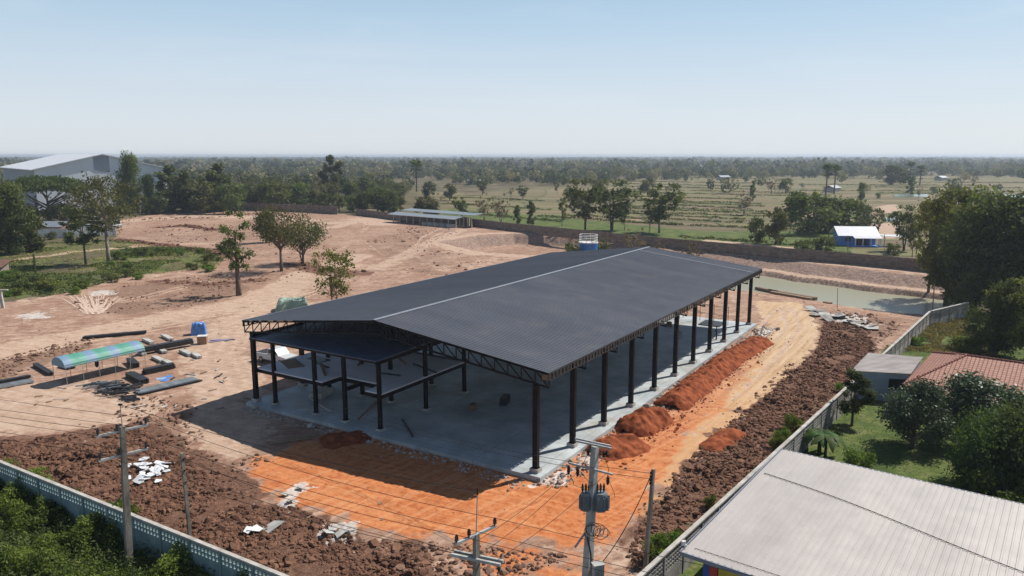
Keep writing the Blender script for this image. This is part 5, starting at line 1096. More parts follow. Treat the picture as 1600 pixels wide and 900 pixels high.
# ------------------------------------------------------------------ white warehouse
e0, e1 = G(53, 264, 18.0), G(259, 262, 18.0); gd = e1-e0; gd.z = 0; GW = gd.length; gd.normalize()
wh = empty('warehouse', (e0.x, e0.y, 0), math.atan2(gd.y, gd.x), 'huge pale grey metal warehouse with a shallow gable roof at far left', 'warehouse'); WLn = 95
mwh = mat('corrugated_grey', (.76, .79, .82), (.62, .66, .7), .08, .5, .1, stretch=(1, 1, .25)); print('warehouse', e0, e1, GW)
q = MB(); q.add([(0, 0, -.5), (GW, 0, -.5), (GW, 0, 18), (GW/2, 0, 23.9), (0, 0, 18)], [(0, 1, 2, 3, 4)]); q.build('gable_wall', mwh, wh)
q = MB(); q.add([(0, 0, -.5), (0, WLn, -.5), (0, WLn, 18), (0, 0, 18)], [(0, 3, 2, 1)]); q.add([(GW, 0, -.5), (GW, WLn, -.5), (GW, WLn, 18), (GW, 0, 18)], [(0, 1, 2, 3)]); q.add([(0, WLn, -.5), (GW, WLn, -.5), (GW, WLn, 18), (GW/2, WLn, 23.9), (0, WLn, 18)], [(4, 3, 2, 1, 0)]); q.build('side_wall', mat('side_grey', (.32, .36, .42), (.26, .3, .35), .1, .6), wh)
q = MB(); q.slab([(-1.5, -1, 17.7), (GW/2, -1, 24.2), (GW/2, WLn, 24.2), (-1.5, WLn, 17.7)], .4); q.build('roof_slope', M['whitemetal'], wh)
q = MB(); q.slab([(GW/2, -1, 24.2), (GW+1.5, -1, 17.7), (GW+1.5, WLn, 17.7), (GW/2, WLn, 24.2)], .4); q.build('roof_slope', M['whitemetal'], wh)
q = MB(); q.box((GW*.49, -.06, 20), (GW*.12, .1, 7)); q.build('cladding_panel', mat('panel_grey', (.4, .43, .48), None, .2, .6), wh)
q = MB(); q.box((GW*.86, -.1, 3), (GW*.12, .1, 6)); q.build('door', M['white'], wh)
# small sheds at far left
sh = empty('small_shed', G(78, 369), .05, 'small grey roofed shed behind the pale grey wall', 'shed')
q = MB(); q.slab([(-4.5, -3, 3.0), (5, -3, 3.0), (4, 3, 4.2), (-3.5, 3, 4.2)], .15); q.build('roof', mat('shed_roof', (.2, .22, .25), None, .5, .6), sh); q = MB(); q.box((0, 0, 1.4), (8, 5.4, 2.9)); q.build('wall', mat('shed_wall', (.3, .16, .1), (.2, .1, .07), .6, .8), sh)
sh = empty('small_shed', G(-18, 432), .1, 'rusty corrugated roof corner of a hut at the left edge', 'hut')
q = MB(); q.slab([(-5, -3, 2.2), (4.2, -3, 2.2), (3.4, 2.5, 3.0), (-5, 2.5, 3.0)], .08)
for k in range(22): q.bar((-5+k*.42, -3, 2.23), (-5+k*.38, 2.5, 3.03), .08, .05)
q.build('roof', M['rust'], sh); q = MB(); q.box((-.5, -.2, 1.05), (7, 4.2, 2.1)); q.build('wall', M['wallpost'], sh)
b_ = G(4, 481); q = MB(); q.box((0, 0, 1.3), (.45, .3, 3.0), ry=-.08); q.box((.5, 0, 2.85), (1.3, .3, .15)); tag(q.build('gate_post', M['concrete'], None, b_), 'leaning pale concrete post at the left edge of the site', 'post')

# ------------------------------------------------------------------ person at the far columns
def person(loc, rz, label):
    o = empty('person', loc, rz, label, 'person')
    V = [(0, 0, .95), (0, 0, 1.15), (0, 0, 1.42), (0, 0, 1.53), (0, .01, 1.62), (0, .01, 1.72), (.1, 0, .9), (.11, .05, .5), (.12, 0, .08), (.12, .14, .03), (-.1, 0, .9), (-.13, -.05, .5), (-.14, -.1, .08), (-.14, .05, .03),
         (.2, 0, 1.4), (.27, .1, 1.15), (.3, .3, 1.05), (.31, .38, 1.03), (-.2, 0, 1.4), (-.42, .08, 1.38), (-.66, .14, 1.48), (-.74, .15, 1.5)]
    E_ = [(0, 1), (1, 2), (2, 3), (3, 4), (4, 5), (0, 6), (6, 7), (7, 8), (8, 9), (0, 10), (10, 11), (11, 12), (12, 13), (2, 14), (14, 15), (15, 16), (16, 17), (2, 18), (18, 19), (19, 20), (20, 21)]
    R = [.15, .14, .15, .06, .1, .09, .1, .075, .05, .045, .1, .075, .05, .045, .07, .05, .04, .045, .07, .05, .04, .045]
    me = bpy.data.meshes.new('body'); me.from_pydata(V, E_, []); me.materials.append(M['cloth']); ob = link('body', me, o)
    sk = ob.modifiers.new('skin', 'SKIN'); 
    for i, r_ in enumerate(R): me.skin_vertices[0].data[i].radius = (r_, r_*.85)
    me.skin_vertices[0].data[0].use_root = True; ob.modifiers.new('sub', 'SUBSURF').render_levels = 1
    q = MB(); q.tube([(0, .01, 1.68), (0, .01, 1.72), (0, .01, 1.82), (0, .01, 1.84)], [.17, .12, .11, .03], 10); q.build('hat', M['timber'], o)
try:
    _me = bpy.data.meshes.new('t'); 
    def _sv(me):
        import bmesh
        bm = bmesh.new(); bm.from_mesh(me); bm.verts.layers.skin.verify(); bm.to_mesh(me); bm.free()
    _link = link
    def link(name, me, parent=None, loc=None, rz=0):
        if name == 'body' and len(me.polygons) == 0: _sv(me)
        return _link(name, me, parent, loc, rz)
    person(B(LEN-1.9*S, 1.15, .324), 1.2, 'worker in dark clothes reaching out beside a far column of the hall')
    link = _link
except Exception as e_: print('person failed', e_)
# ------------------------------------------------------------------ trees
def leafmesh(name, clumps, n, size, m, seed, aspect=.6, up=.25, tip=0, shell=.45):
    r = np.random.RandomState(seed); cl = np.array(clumps, float); wt = (cl[:, 3]*cl[:, 4]*cl[:, 5])**.75; wt /= wt.sum()
    k = r.choice(len(cl), n, p=wt); d = r.normal(size=(n, 3)); d /= np.linalg.norm(d, axis=1)[:, None]
    rad = (r.uniform(0, 1, n)**shell)[:, None]*(1+r.normal(0, .2, (n, 1)))
    c = cl[k, :3]+d*rad*cl[k, 3:6]
    nr = d*.6+r.normal(size=(n, 3))*.8+np.array([0, 0, up]); nr /= np.linalg.norm(nr, axis=1)[:, None]
    a = np.cross(nr, r.normal(size=(n, 3))); a /= np.linalg.norm(a, axis=1)[:, None]; b = np.cross(nr, a)
    s = (size*r.uniform(.55, 1.35, n))[:, None]; a = a*s*.5; b = b*s*.5*aspect
    v = np.stack([c-a, c+b*.9+a*.1, c+a, c-b*.9+a*.1], 1).reshape(-1, 3)
    me = bpy.data.meshes.new(name); me.vertices.add(4*n); me.vertices.foreach_set('co', v.ravel()); me.loops.add(4*n); me.loops.foreach_set('vertex_index', np.arange(4*n))
    me.polygons.add(n); me.polygons.foreach_set('loop_start', np.arange(n)*4); me.polygons.foreach_set('loop_total', np.full(n, 4)); me.update(calc_edges=True)
    ct = r.uniform(0, 1, len(cl)); t = np.clip(.55*ct[k]+.55*r.uniform(0, 1, n)-.05, 0, 1)
    at = me.attributes.new('tint', 'FLOAT', 'FACE'); at.data.foreach_set('value', t.astype(np.float32)); me.materials.append(m); return me
def clumpset(R, shape, r_):
    """shape gives (height fraction range, spread, clump count, clump size)"""
    out = []
    kind, H_, n = shape['kind'], shape['h'], shape['n']
    for i in range(n):
        if kind == 'round':
            a, e = r_.uniform(0, 6.28), r_.uniform(-1, 1); rr = R*r_.uniform(.45, .8); s = R*r_.uniform(.3, .5)
            out.append((math.cos(a)*rr*math.sqrt(1-e*e*.8), math.sin(a)*rr*math.sqrt(1-e*e*.8), H_*shape.get('cz', .58)+e*H_*shape.get('ez', .3), s, s, s*.75))
        elif kind == 'tall':
            f = (i+.5)/n; z = H_*(shape.get('z0', .25)+(.95-shape.get('z0', .25))*f); w_ = R*math.sin(math.pi*min(.98, .22+.72*f))**.7; a = r_.uniform(0, 6.28); rr = w_*r_.uniform(.15, .85); s = R*r_.uniform(.2, .4)
            out.append((math.cos(a)*rr, math.sin(a)*rr, z, s, s, s*.9))
        elif kind == 'flat':
            a = r_.uniform(0, 6.28); rr = R*math.sqrt(r_.uniform(.02, .9)); s = R*r_.uniform(.2, .32); out.append((math.cos(a)*rr, math.sin(a)*rr, H_*(.93-.22*(rr/R)**2), s, s, s*.38))
        elif kind == 'loose':
            a = r_.uniform(0, 6.28); z = H_*r_.uniform(shape.get('z0', .45), .97); w_ = R*(1-abs(z/H_-.72)*1.3); rr = w_*r_.uniform(.25, .95); s = R*r_.uniform(.16, .3)
            out.append((math.cos(a)*rr, math.sin(a)*rr, z, s, s, s*.8))
    return out
def trunkmesh(name, clumps, H_, r0, m, r_, fork=.3, lean=(0, 0), multi=1):
    q = MB(); cl = sorted(clumps, key=lambda c: c[2])
    top = max(c[2] for c in cl)
    for s_ in range(multi):
        off = Vector((r_.uniform(-.3, .3), r_.uniform(-.3, .3), 0))*(multi > 1)*H_*.12; cx_, cy_ = lean
        f = Vector((cx_, cy_, H_*fork))+off*1.5; q.tube([off*.4+Vector((0, 0, -.3)), off*.6+Vector((cx_*.2, cy_*.2, H_*fork*.4)), f], [r0*1.25, r0, r0*.8], 7)
        sub = cl[s_::multi][:16]
        lead = Vector((cx_*1.1+off.x*2, cy_*1.1+off.y*2, min(top*.8, H_*.8))); q.tube([f, f.lerp(lead, .5)+Vector((r_.uniform(-.2, .2), r_.uniform(-.2, .2), 0)), lead], [r0*.75, r0*.5, r0*.15], 6)
        for c in sub:
            e = Vector(c[:3]); t = r_.uniform(0, .6)*min(1, max(0, (e.z-f.z)/(lead.z-f.z+.01))); st = f.lerp(lead, max(0, t)); mid_ = st.lerp(e, .5)+Vector((r_.uniform(-.1, .1), r_.uniform(-.1, .1), -.06))*H_*.25
            q.tube([st, mid_, e], [r0*.42, r0*.24, r0*.07], 5)
    me = q.mesh(name, m, True); return me
KINDS = {}
def make_kind(key, kind, H_, R, n, leaves, size, lm, seed, bark='bark', r0=.2, fork=.3, multi=1, **kw):
    r_ = random.Random(seed); cl = clumpset(R, dict(kind=kind, h=H_, n=n, **kw), r_)
    KINDS[key] = (trunkmesh('trunk', cl, H_, r0, M[bark], r_, fork, multi=multi), leafmesh('crown', cl, leaves, size, LM[lm], seed, shell=.45 if kind != 'loose' else .75), H_)
def tree(key, loc, h, label, group=None, sx=1.0, rz=None, cat='tree', name=None):
    tm, cm, H_ = KINDS[key]; r_ = rnd; s = h/H_
    o = empty(name or 'tree', loc, r_.uniform(0, 6.28) if rz is None else rz, label, cat, group); o.scale = (s*sx, s*sx, s)
    link('trunk', tm, o); link('crown', cm, o); return o
# near kinds (fine leaves)
make_kind('garden_round', 'round', 5.4, 2.6, 24, 13000, .22, 'bluegreen', 11, r0=.14, fork=.2, cz=.52, ez=.36)
make_kind('garden_tall', 'tall', 6.4, 1.9, 20, 7500, .22, 'dense', 12, r0=.14, z0=.25)
make_kind('feather_low', 'round', 5.5, 4.4, 44, 18000, .26, 'dense', 17, r0=.2, cz=.55, ez=.35)
make_kind('bush', 'round', 2.6, 1.9, 14, 3600, .22, 'weed', 14, r0=.05, cz=.42, ez=.4)
make_kind('bigdense', 'tall', 13, 5.2, 60, 13000, .42, 'dense', 15, r0=.35, z0=.08)
make_kind('bigmid', 'tall', 13, 4.8, 60, 14000, .42, 'mid', 16, r0=.3, z0=.1)
make_kind('olivebig', 'loose', 13, 4.8, 70, 13000, .38, 'yellow', 18, r0=.28, z0=.2)
make_kind('pollard', 'loose', 13, 3.6, 26, 2200, .42, 'mid', 19, 'bark', r0=.4, fork=.34, z0=.3)
make_kind('leaning', 'loose', 9, 3.2, 24, 2600, .42, 'dense', 26, 'bark', r0=.16, fork=.35, z0=.4)
make_kind('spread', 'round', 13, 5.6, 34, 4200, .42, 'olive', 20, r0=.3, fork=.3, cz=.72, ez=.2)
make_kind('spread_multi', 'round', 9.5, 5.4, 34, 4600, .42, 'mid', 22, 'bark', r0=.2, fork=.18, cz=.66, ez=.24, multi=3)
make_kind('yellowish', 'loose', 8, 3.6, 44, 2300, .34, 'yellow', 23, 'barkp', r0=.08, fork=.15, z0=.25, multi=3)
make_kind('sparse', 'loose', 14, 6.5, 70, 3400, .42, 'olive', 24, 'barkp', r0=.3, fork=.45, z0=.42)
make_kind('rain', 'flat', 14, 13, 75, 15000, .8, 'dense', 25, r0=.55, fork=.3)
# middle distance kinds
make_kind('m_round', 'round', 9, 4, 20, 1700, .8, 'dense', 31, r0=.22, cz=.5, ez=.38)
make_kind('m_round2', 'round', 8.5, 4.3, 20, 1600, .8, 'mid', 32, r0=.22, cz=.5, ez=.38)
make_kind('m_olive', 'round', 9, 3.8, 22, 1400, .8, 'olive', 33, r0=.2, cz=.52, ez=.36)
make_kind('m_tall', 'tall', 11, 2.9, 20, 1700, .75, 'mid', 34, r0=.2, z0=.08)
make_kind('m_tall2', 'tall', 11, 3.0, 20, 1600, .75, 'dense', 35, r0=.2, z0=.08)
make_kind('m_loose', 'loose', 11, 3.6, 40, 1300, .6, 'olive', 36, r0=.16, z0=.25)
make_kind('m_loose2', 'loose', 11, 4.4, 55, 2300, .62, 'mid', 37, r0=.16, z0=.28, multi=2)
make_kind('m_dry', 'loose', 8, 3.4, 36, 500, .5, 'dry', 38, 'barkp', r0=.12, z0=.3, multi=2)
make_kind('m_bush', 'round', 4, 2.8, 12, 800, .55, 'mid', 39, r0=.1, cz=.42, ez=.38)
make_kind('m_bushy', 'round', 4, 2.8, 12, 800, .55, 'yellow', 40, r0=.1, cz=.42, ez=.38)
def T(key, px, pyb, pyt, label, group=None, sx=1.0, cat='tree', name=None):
    b_ = G(px, pyb); h = atY(px, pyt, b_.y).z; b_.z = hz(b_.x, b_.y)-.1 if b_.y < 260 else 0
    return tree(key, b_, h-b_.z, label, group, sx, cat=cat, name=name)
# on the site
T('pollard', 373, 461, 328, 'thick pale trunked pollarded tree with sparse clumps standing alone on the dirt', sx=.95)
T('spread', 440, 424, 322, 'broad thin crowned tree left of the shorter spreading tree on the site', sx=1.0)
T('spread_multi', 474, 412, 342, 'shorter many-stemmed tree with a wide crown right of the broad one', sx=.95)
T('m_round', 416, 379, 328, 'compact dark green round tree behind the pair on the site', sx=.8)
T('yellowish', 524, 484, 392, 'small yellow green tree showing above the left slope of the hall roof', sx=1.05)
T('sparse', 170, 412, 275, 'tall pale trunked tree with a wide sparse crown in the left field', sx=.95)
T('leaning', 134, 413, 325, 'leaning small tree with dark leaf clumps in the left field', sx=1.1)
T('bigmid', 14, 397, 284, 'large bushy green tree at the left edge of the left field', sx=1.05)
T('bigdense', -18, 398, 300, 'dark tree cut by the left picture edge')
T('m_tall2', 44, 394, 320, 'slim dark green tree right of the large bushy left edge tree', sx=1.4)
T('m_bush', 352, 396, 372, 'small dark shrub behind the pollarded tree', cat='shrub', name='shrub')
T('rain', 78, 350, 276, 'wide flat topped rain tree in front of the warehouse', sx=.88)
T('bigmid', 207, 333, 240, 'tall bright green tree in front of the warehouse gable', sx=.68)
T('bigdense', 238, 332, 272, 'dark green bushy tree at the right foot of the warehouse gable', sx=.75)
T('bigdense', 192, 335, 285, 'low dark tree under the tall bright green tree at the warehouse', sx=.55)
T('m_dry', 160, 338, 290, 'greyish bare tree in front of the warehouse wall', sx=1.3)
T('m_dry', 140, 340, 283, 'thin bare branched tree left of the greyish one before the warehouse', sx=1.1)
T('m_tall', 268, 330, 258, 'pale green feathery tree just right of the warehouse', sx=1.6)
T('m_tall', 290, 332, 266, 'second pale feathery tree right of the warehouse', sx=1.5)
T('m_olive', 313, 334, 280, 'brownish green bushy tree in the belt behind the far dirt')
T('m_tall', 345, 330, 255, 'tall feathery tree standing above the far tree belt', sx=1.5)
T('m_round2', 362, 334, 286, 'mid green bushy tree at the foot of the tall feathery tree')
T('m_tall', 330, 332, 268, 'medium feathery tree left of the tall one in the belt', sx=1.4)
for k, (px, pb, pt_, key) in enumerate([(388, 325, 288, 'm_round'), (405, 326, 292, 'm_olive'), (425, 328, 284, 'm_round2'), (447, 326, 294, 'm_olive'), (468, 325, 285, 'm_round2'), (490, 324, 292, 'm_olive'), (508, 330, 300, 'm_round'), (530, 330, 302, 'm_olive'), (552, 331, 306, 'm_round2'), (572, 331, 298, 'm_round'), (590, 333, 290, 'm_round'), (607, 334, 296, 'm_round'), (625, 330, 304, 'm_olive'), (548, 320, 285, 'm_round'), (575, 312, 282, 'm_tall2'), (520, 312, 242, 'm_tall'), (298, 330, 290, 'm_round'), (275, 333, 295, 'm_round')]):
    T(key, px, pb, pt_, {'m_round': 'dark', 'm_olive': 'olive brown', 'm_round2': 'mid green', 'm_tall2': 'dark upright'}.get(key, '')+(' bushy tree in the belt just right of the warehouse' if px < 300 else ' bushy tree in the belt above the pollarded tree' if px < 430 else ' bushy tree in the belt above the spreading site trees' if px < 515 else ' bushy tree in the belt beside the far wall gap') if key != 'm_tall' else 'tall pale green tree rising above the far belt', 'trees in the belt left of the low shed' if key != 'm_tall' else None, sx=1.15)
for k, (px, pb, pt_, key, sx, lb) in enumerate([
    (678, 342, 306, 'm_dry', .6, 'spindly bare tree right behind the long low shed'), (757, 352, 298, 'm_dry', .8, 'bare reddish tree left of the first dark trees by the wall'), (783, 354, 302, 'm_dry', .9, 'bare branching tree beside the bare reddish one'),
    (808, 352, 320, 'm_tall2', .9, 'small dark conical tree behind the brown wall'), (829, 352, 313, 'm_tall2', .9, 'larger dark conical tree right of the small one by the wall'), (878, 354, 306, 'm_loose', .7, 'thin olive tree left of the tall forked tree'), (897, 342, 298, 'm_loose', .8, 'second thin olive tree further back by the paddies'),
    (914, 362, 278, 'm_loose2', .95, 'tall forked tree leaning over the brown wall'), (956, 360, 280, 'm_loose2', 1.35, 'widest crowned tree behind the brown wall above the hall ridge'), (976, 360, 316, 'm_loose', .8, 'short olive tree right of the widest crowned tree'), (1030, 364, 285, 'm_loose2', 1.2, 'wide loose tree behind the brown wall right of the ridge end'), (1015, 362, 310, 'm_dry', .7, 'thin bare tree left of the wide loose tree'),
    (1181, 380, 338, 'm_round', .75, 'compact dark leaning tree standing behind the wall before the green strip'), (1212, 382, 322, 'm_olive', .9, 'orange tinged tree left of the blue house'), (1243, 352, 298, 'm_round', .95, 'dark round tree at the left of the grove behind the blue house'),
    (1262, 366, 300, 'm_round2', 1.2, 'broad dark tree in the middle of the grove behind the blue house'), (1290, 362, 305, 'm_round', 1.3, 'large dark tree directly behind the blue house'), (1325, 362, 310, 'm_round2', 1.2, 'leafy tree behind the white roof of the blue house'), (1350, 358, 318, 'm_round', .9, 'dark bushy tree behind the shelter'), (1372, 372, 325, 'm_loose', .8, 'open olive tree beside the shelter'),
    (1412, 392, 320, 'm_loose2', 1.0, 'leafy tree behind the wall left of the big yellow green trees'), (1425, 402, 345, 'm_loose', .7, 'slim tree against the brown wall right of the shelter'), (1345, 316, 284, 'm_round', .5, 'small round dark bush tree among the far fields'), (1393, 289, 257, 'm_round', 1.2, 'large solitary tree beside the pair of fan palms'), (1408, 289, 262, 'm_olive', .8, 'greyer tree joined to the large solitary one'), (1435, 310, 290, 'm_dry', .8, 'bare tree by the flooded paddies'), (1521, 290, 272, 'm_dry', 1.2, 'bare bushy tree in the far right fields'),
    (992, 396, 355, 'm_dry', .9, 'leafless reddish bush tree rising behind the hall ridge end'), (1030, 402, 372, 'm_dry', .7, 'bare cut stems behind the far roof edge'), (1078, 408, 368, 'm_dry', .7, 'bare forked stems right of the hall ridge end'), (937, 396, 368, 'm_bush', .6, 'small dark bush right of the blue tank'), (896, 400, 376, 'm_bush', .6, 'small dark bush left of the blue tank'), (1016, 400, 380, 'm_bushy', .6, 'yellowish low bush behind the roof ridge end'),
    (1290, 392, 366, 'm_bush', 1.0, 'low round bush left of the blue house'), (1268, 392, 372, 'm_bush', 1.2, 'low spreading bush behind the wall left of the blue house'), (1250, 394, 374, 'm_bush', 1.0, 'low bush furthest left of the blue house'), (1396, 398, 378, 'm_bush', .9, 'low bush right of the shelter'),
    (1480, 452, 296, 'olivebig', .85, 'tall yellow green tree at the pond corner left of the dark masses'), (1452, 440, 318, 'olivebig', .62, 'narrower olive tree behind the wall at the pond corner'), (1522, 470, 300, 'bigmid', 1.0, 'tall dark tree behind the short lattice fence'), (1560, 478, 304, 'bigdense', 1.15, 'tall dark tree right of the one behind the short fence'), (1600, 480, 306, 'bigmid', 1.2, 'tall tree cut by the right picture edge'), (1508, 450, 322, 'bigmid', .7, 'green tree between the yellow green tree and the dark one'),
    (1552, 556, 442, 'bigdense', 1.0, 'huge dark green tree behind the tiled house'), (1604, 562, 438, 'olivebig', 1.3, 'huge dark tree behind the tiled house at the right edge'), (1504, 482, 425, 'm_loose', .9, 'pale stemmed small tree at the end of the lattice fence'),
    (1331, 664, 578, 'garden_tall', 1.0, 'dark upright bushy tree beside the lattice fence in front of the annex'), (1426, 700, 598, 'garden_round', 1.05, 'glossy silver dotted round tree before the tiled house'), (1536, 690, 588, 'garden_round', 1.35, 'broad round glossy tree overlapping the tiled roof'), (1548, 760, 650, 'feather_low', .72, 'wide feathery dark tree in the lower right garden'), (1606, 768, 650, 'feather_low', .75, 'feathery dark tree at the right edge of the garden'),
    (1568, 790, 732, 'bush', 1.3, 'yellow green bush at the right behind the pale metal roof'), (1514, 772, 742, 'bush', .9, 'lower yellow green bush left of the larger one'), (1345, 730, 698, 'bush', 1.0, 'small leafy bush on the grass behind the pale roof'), (1516, 548, 518, 'bush', 1.2, 'bright green bush behind the tiled roof gablet'), (1432, 538, 522, 'bush', 1.2, 'yellow green creeper bush on the dry plot by the fence')]):
    T(key, px, pb, pt_, lb, sx=sx, cat='bush' if 'bush' in key else 'tree', name='bush' if 'bush' in key else 'tree')
for k, (px, pb, pt_, key, sx) in enumerate([(30, 352, 318, 'm_olive', 1.3), (62, 352, 322, 'm_bush', 1.3), (95, 352, 315, 'm_olive', 1.2), (118, 350, 306, 'm_dry', 1.3), (128, 352, 320, 'm_bushy', 1.3), (146, 350, 312, 'm_olive', 1.0), (50, 352, 305, 'm_dry', 1.2), (175, 345, 318, 'm_bush', 1.2), (105, 345, 300, 'm_dry', 1.4), (222, 335, 305, 'm_round', 1.0), (250, 335, 305, 'm_round', 1.0)]):
    T(key, px, pb, pt_, 'shrubby tree in the thicket under the rain tree before the warehouse', 'shrubby trees in the thicket before the warehouse', sx=sx)
# palms
def palm(loc, h, label, fan=True, seed=1):
    o = empty('palm_tree', loc, 0, label, 'palm'); r_ = random.Random(seed)
    q = MB(); q.tube([(0, 0, -.3), (.1, 0, h*.5), (0, 0, h*.88)], [.5, .42, .4], 8); q.build('trunk', M['bark'], o)
    q = MB()
    for k in range(34 if fan else 22):
        a, e = r_.uniform(0, 6.28), r_.uniform(-.7, 1.45); d = Vector((math.cos(a)*math.cos(e), math.sin(a)*math.cos(e), math.sin(e))); sd_ = Vector((-math.sin(a), math.cos(a), 0)); L = h*.25*r_.uniform(.8, 1.15)
        b_ = Vector((0, 0, h*.84)); m1 = b_+d*L*.45; n_ = 6
        for j in range(n_):
            t = (j/(n_-1)-.5)*1.9; e_ = m1+(d*math.cos(t)+sd_*math.sin(t))*L*.6; w_ = sd_*L*.12
            q.add([m1-w_*.3, m1+w_*.3, e_+w_, e_-w_], [(0, 1, 2, 3)])
        q.bar(b_, m1, .05)
    me = q.mesh('crown', LM['dense']); at = me.attributes.new('tint', 'FLOAT', 'FACE'); at.data.foreach_set('value', [r_.random() for _ in me.polygons]); link('crown', me, o)
for k, (px, pb, pt_, lb) in enumerate([(1290, 305, 261, 'tall fan palm left of its twin beyond the grove'), (1303, 303, 262, 'fan palm right of the tallest one beyond the grove'), (1421, 288, 256, 'solitary fan palm right of the large solitary tree'), (1437, 290, 261, 'thin fan palm furthest right in the far fields'), (651, 300, 255, 'distant palm above the woodland behind the low shed')]):
    b_ = G(px, pb); palm(b_, atY(px, pt_, b_.y).z, lb, seed=k)
# banana plant
bn = empty('banana_plant', G(1278, 712), 0, 'banana plant with broad arching leaves beside the lattice fence', 'plant'); r_ = random.Random(5)
mban = leafmat('banana_leaf', (.03, .065, .015), (.08, .14, .035), .3, .6)
for k in range(3):
    s_ = Vector((r_.uniform(-.5, .5), r_.uniform(-.5, .5), 0)); q = MB(); q.tube([s_, s_+Vector((0, 0, 1.6))], [.13, .08], 8); q.build('stem', mban, bn)
    for j in range(7):
        a = j*.9+k*.5; d = Vector((math.cos(a), math.sin(a), 0)); sd_ = Vector((-math.sin(a), math.cos(a), 0)); L = r_.uniform(1.5, 2.1); q = MB(); n_ = 9; vs = []
        lift = r_.uniform(.6, 1.5)
        for i in range(n_+1):
            t = i/n_; c = s_+Vector((0, 0, 1.5))+d*(L*t)+Vector((0, 0, lift*t-1.5*lift*t*t+.2)); w_ = .3*math.sin(math.pi*min(1, .12+t*.88))**.6*(1 if i < n_ else .1); vs += [c-sd_*w_+Vector((0, 0, -.07)), c, c+sd_*w_+Vector((0, 0, -.07))]
        q.v = [tuple(v) for v in vs]; q.f = [f for i in range(n_) for f in ((3*i, 3*i+1, 3*i+4, 3*i+3), (3*i+1, 3*i+2, 3*i+5, 3*i+4))]
        me = q.mesh('leaf', mban, True); at = me.attributes.new('tint', 'FLOAT', 'FACE'); at.data.foreach_set('value', [r_.random()*.2+.1*j for _ in me.polygons]); link('leaf', me, bn)
# vine covered post left
q = MB(); q.tube([(0, 0, 0), (0, 0, 4.6)], .12, 6); vp = q.build('vine_post', M['bark'], None, G(56, 432)); tag(vp, 'thin post wrapped in green creeper in the left field', 'post')
link('creeper', leafmesh('creeper', [(0, 0, z*.5, .3, .3, .4) for z in range(1, 9)], 500, .22, LM['mid'], 3), vp)

# shrubs in the left field, individually
r_ = random.Random(21)
PW = {60: 'patch at the foot of the vine covered post', 110: 'patch nearest the digger scrape marks', 22: 'patch beside the leaning pale post', 180: 'patch below the tall sparse tree', 225: 'middle patch of the lower green strip', 290: 'lower strip left of the pollarded tree', 330: 'corner patch behind the pollarded tree', 190: 'upper patch beside the tall sparse tree trunk', 250: 'middle of the upper green patch', 300: 'right end of the upper green patch', 16: 'by the rusty hut roof', 200: 'gap between the two green strips', 95: 'below the pale grey wall'}
for px, pb, hh, n_, sp in ((60, 452, 2.2, 7, 40), (110, 455, 1.8, 5, 25), (22, 462, 1.8, 4, 20), (180, 438, 1.6, 4, 20), (225, 432, 1.8, 6, 30), (290, 420, 1.5, 6, 35), (330, 408, 1.4, 4, 20), (190, 402, 1.8, 6, 25), (250, 396, 1.8, 8, 45), (300, 400, 1.4, 4, 25), (16, 438, 2.4, 3, 9), (200, 415, 1.2, 4, 25), (95, 372, 2, 4, 20)):
    for k in range(max(2, int(n_*.75))):
        x = px+r_.uniform(-sp, sp); y = pb+r_.uniform(-5, 5); b_ = G(x, y); key = r_.choice(['bush', 'm_bush', 'm_bush', 'm_bushy'])
        tree(key, b_, hh*r_.uniform(.7, 1.3), 'scrub bush in the left field, '+PW[px], 'scrub bushes '+PW[px], 1.1, cat='bush', name='bush')
# small plants by the right fence
for k, (px, py, h) in enumerate([(1222, 690, 1.4), (1240, 672, 1.6), (1215, 700, 1.3), (1312, 612, 1.0), (1110, 790, .9), (1025, 880, 1.8), (1045, 868, 1.6), (1060, 855, 1.2), (1300, 640, .9)]):
    tree('bush', G(px, py), h, 'green creeper bush growing along the concrete lattice fence', 'creeper bushes along the lattice fence', .8, cat='bush', name='bush')
for k, (px, py, h) in enumerate([(178, 800, .9), (205, 808, 1.0), (188, 795, .8)]):
    tree('bush', G(px, py), h, 'small green weed bush on the site side of the teal wall', 'weed bushes behind the teal wall', .8, cat='bush', name='bush')

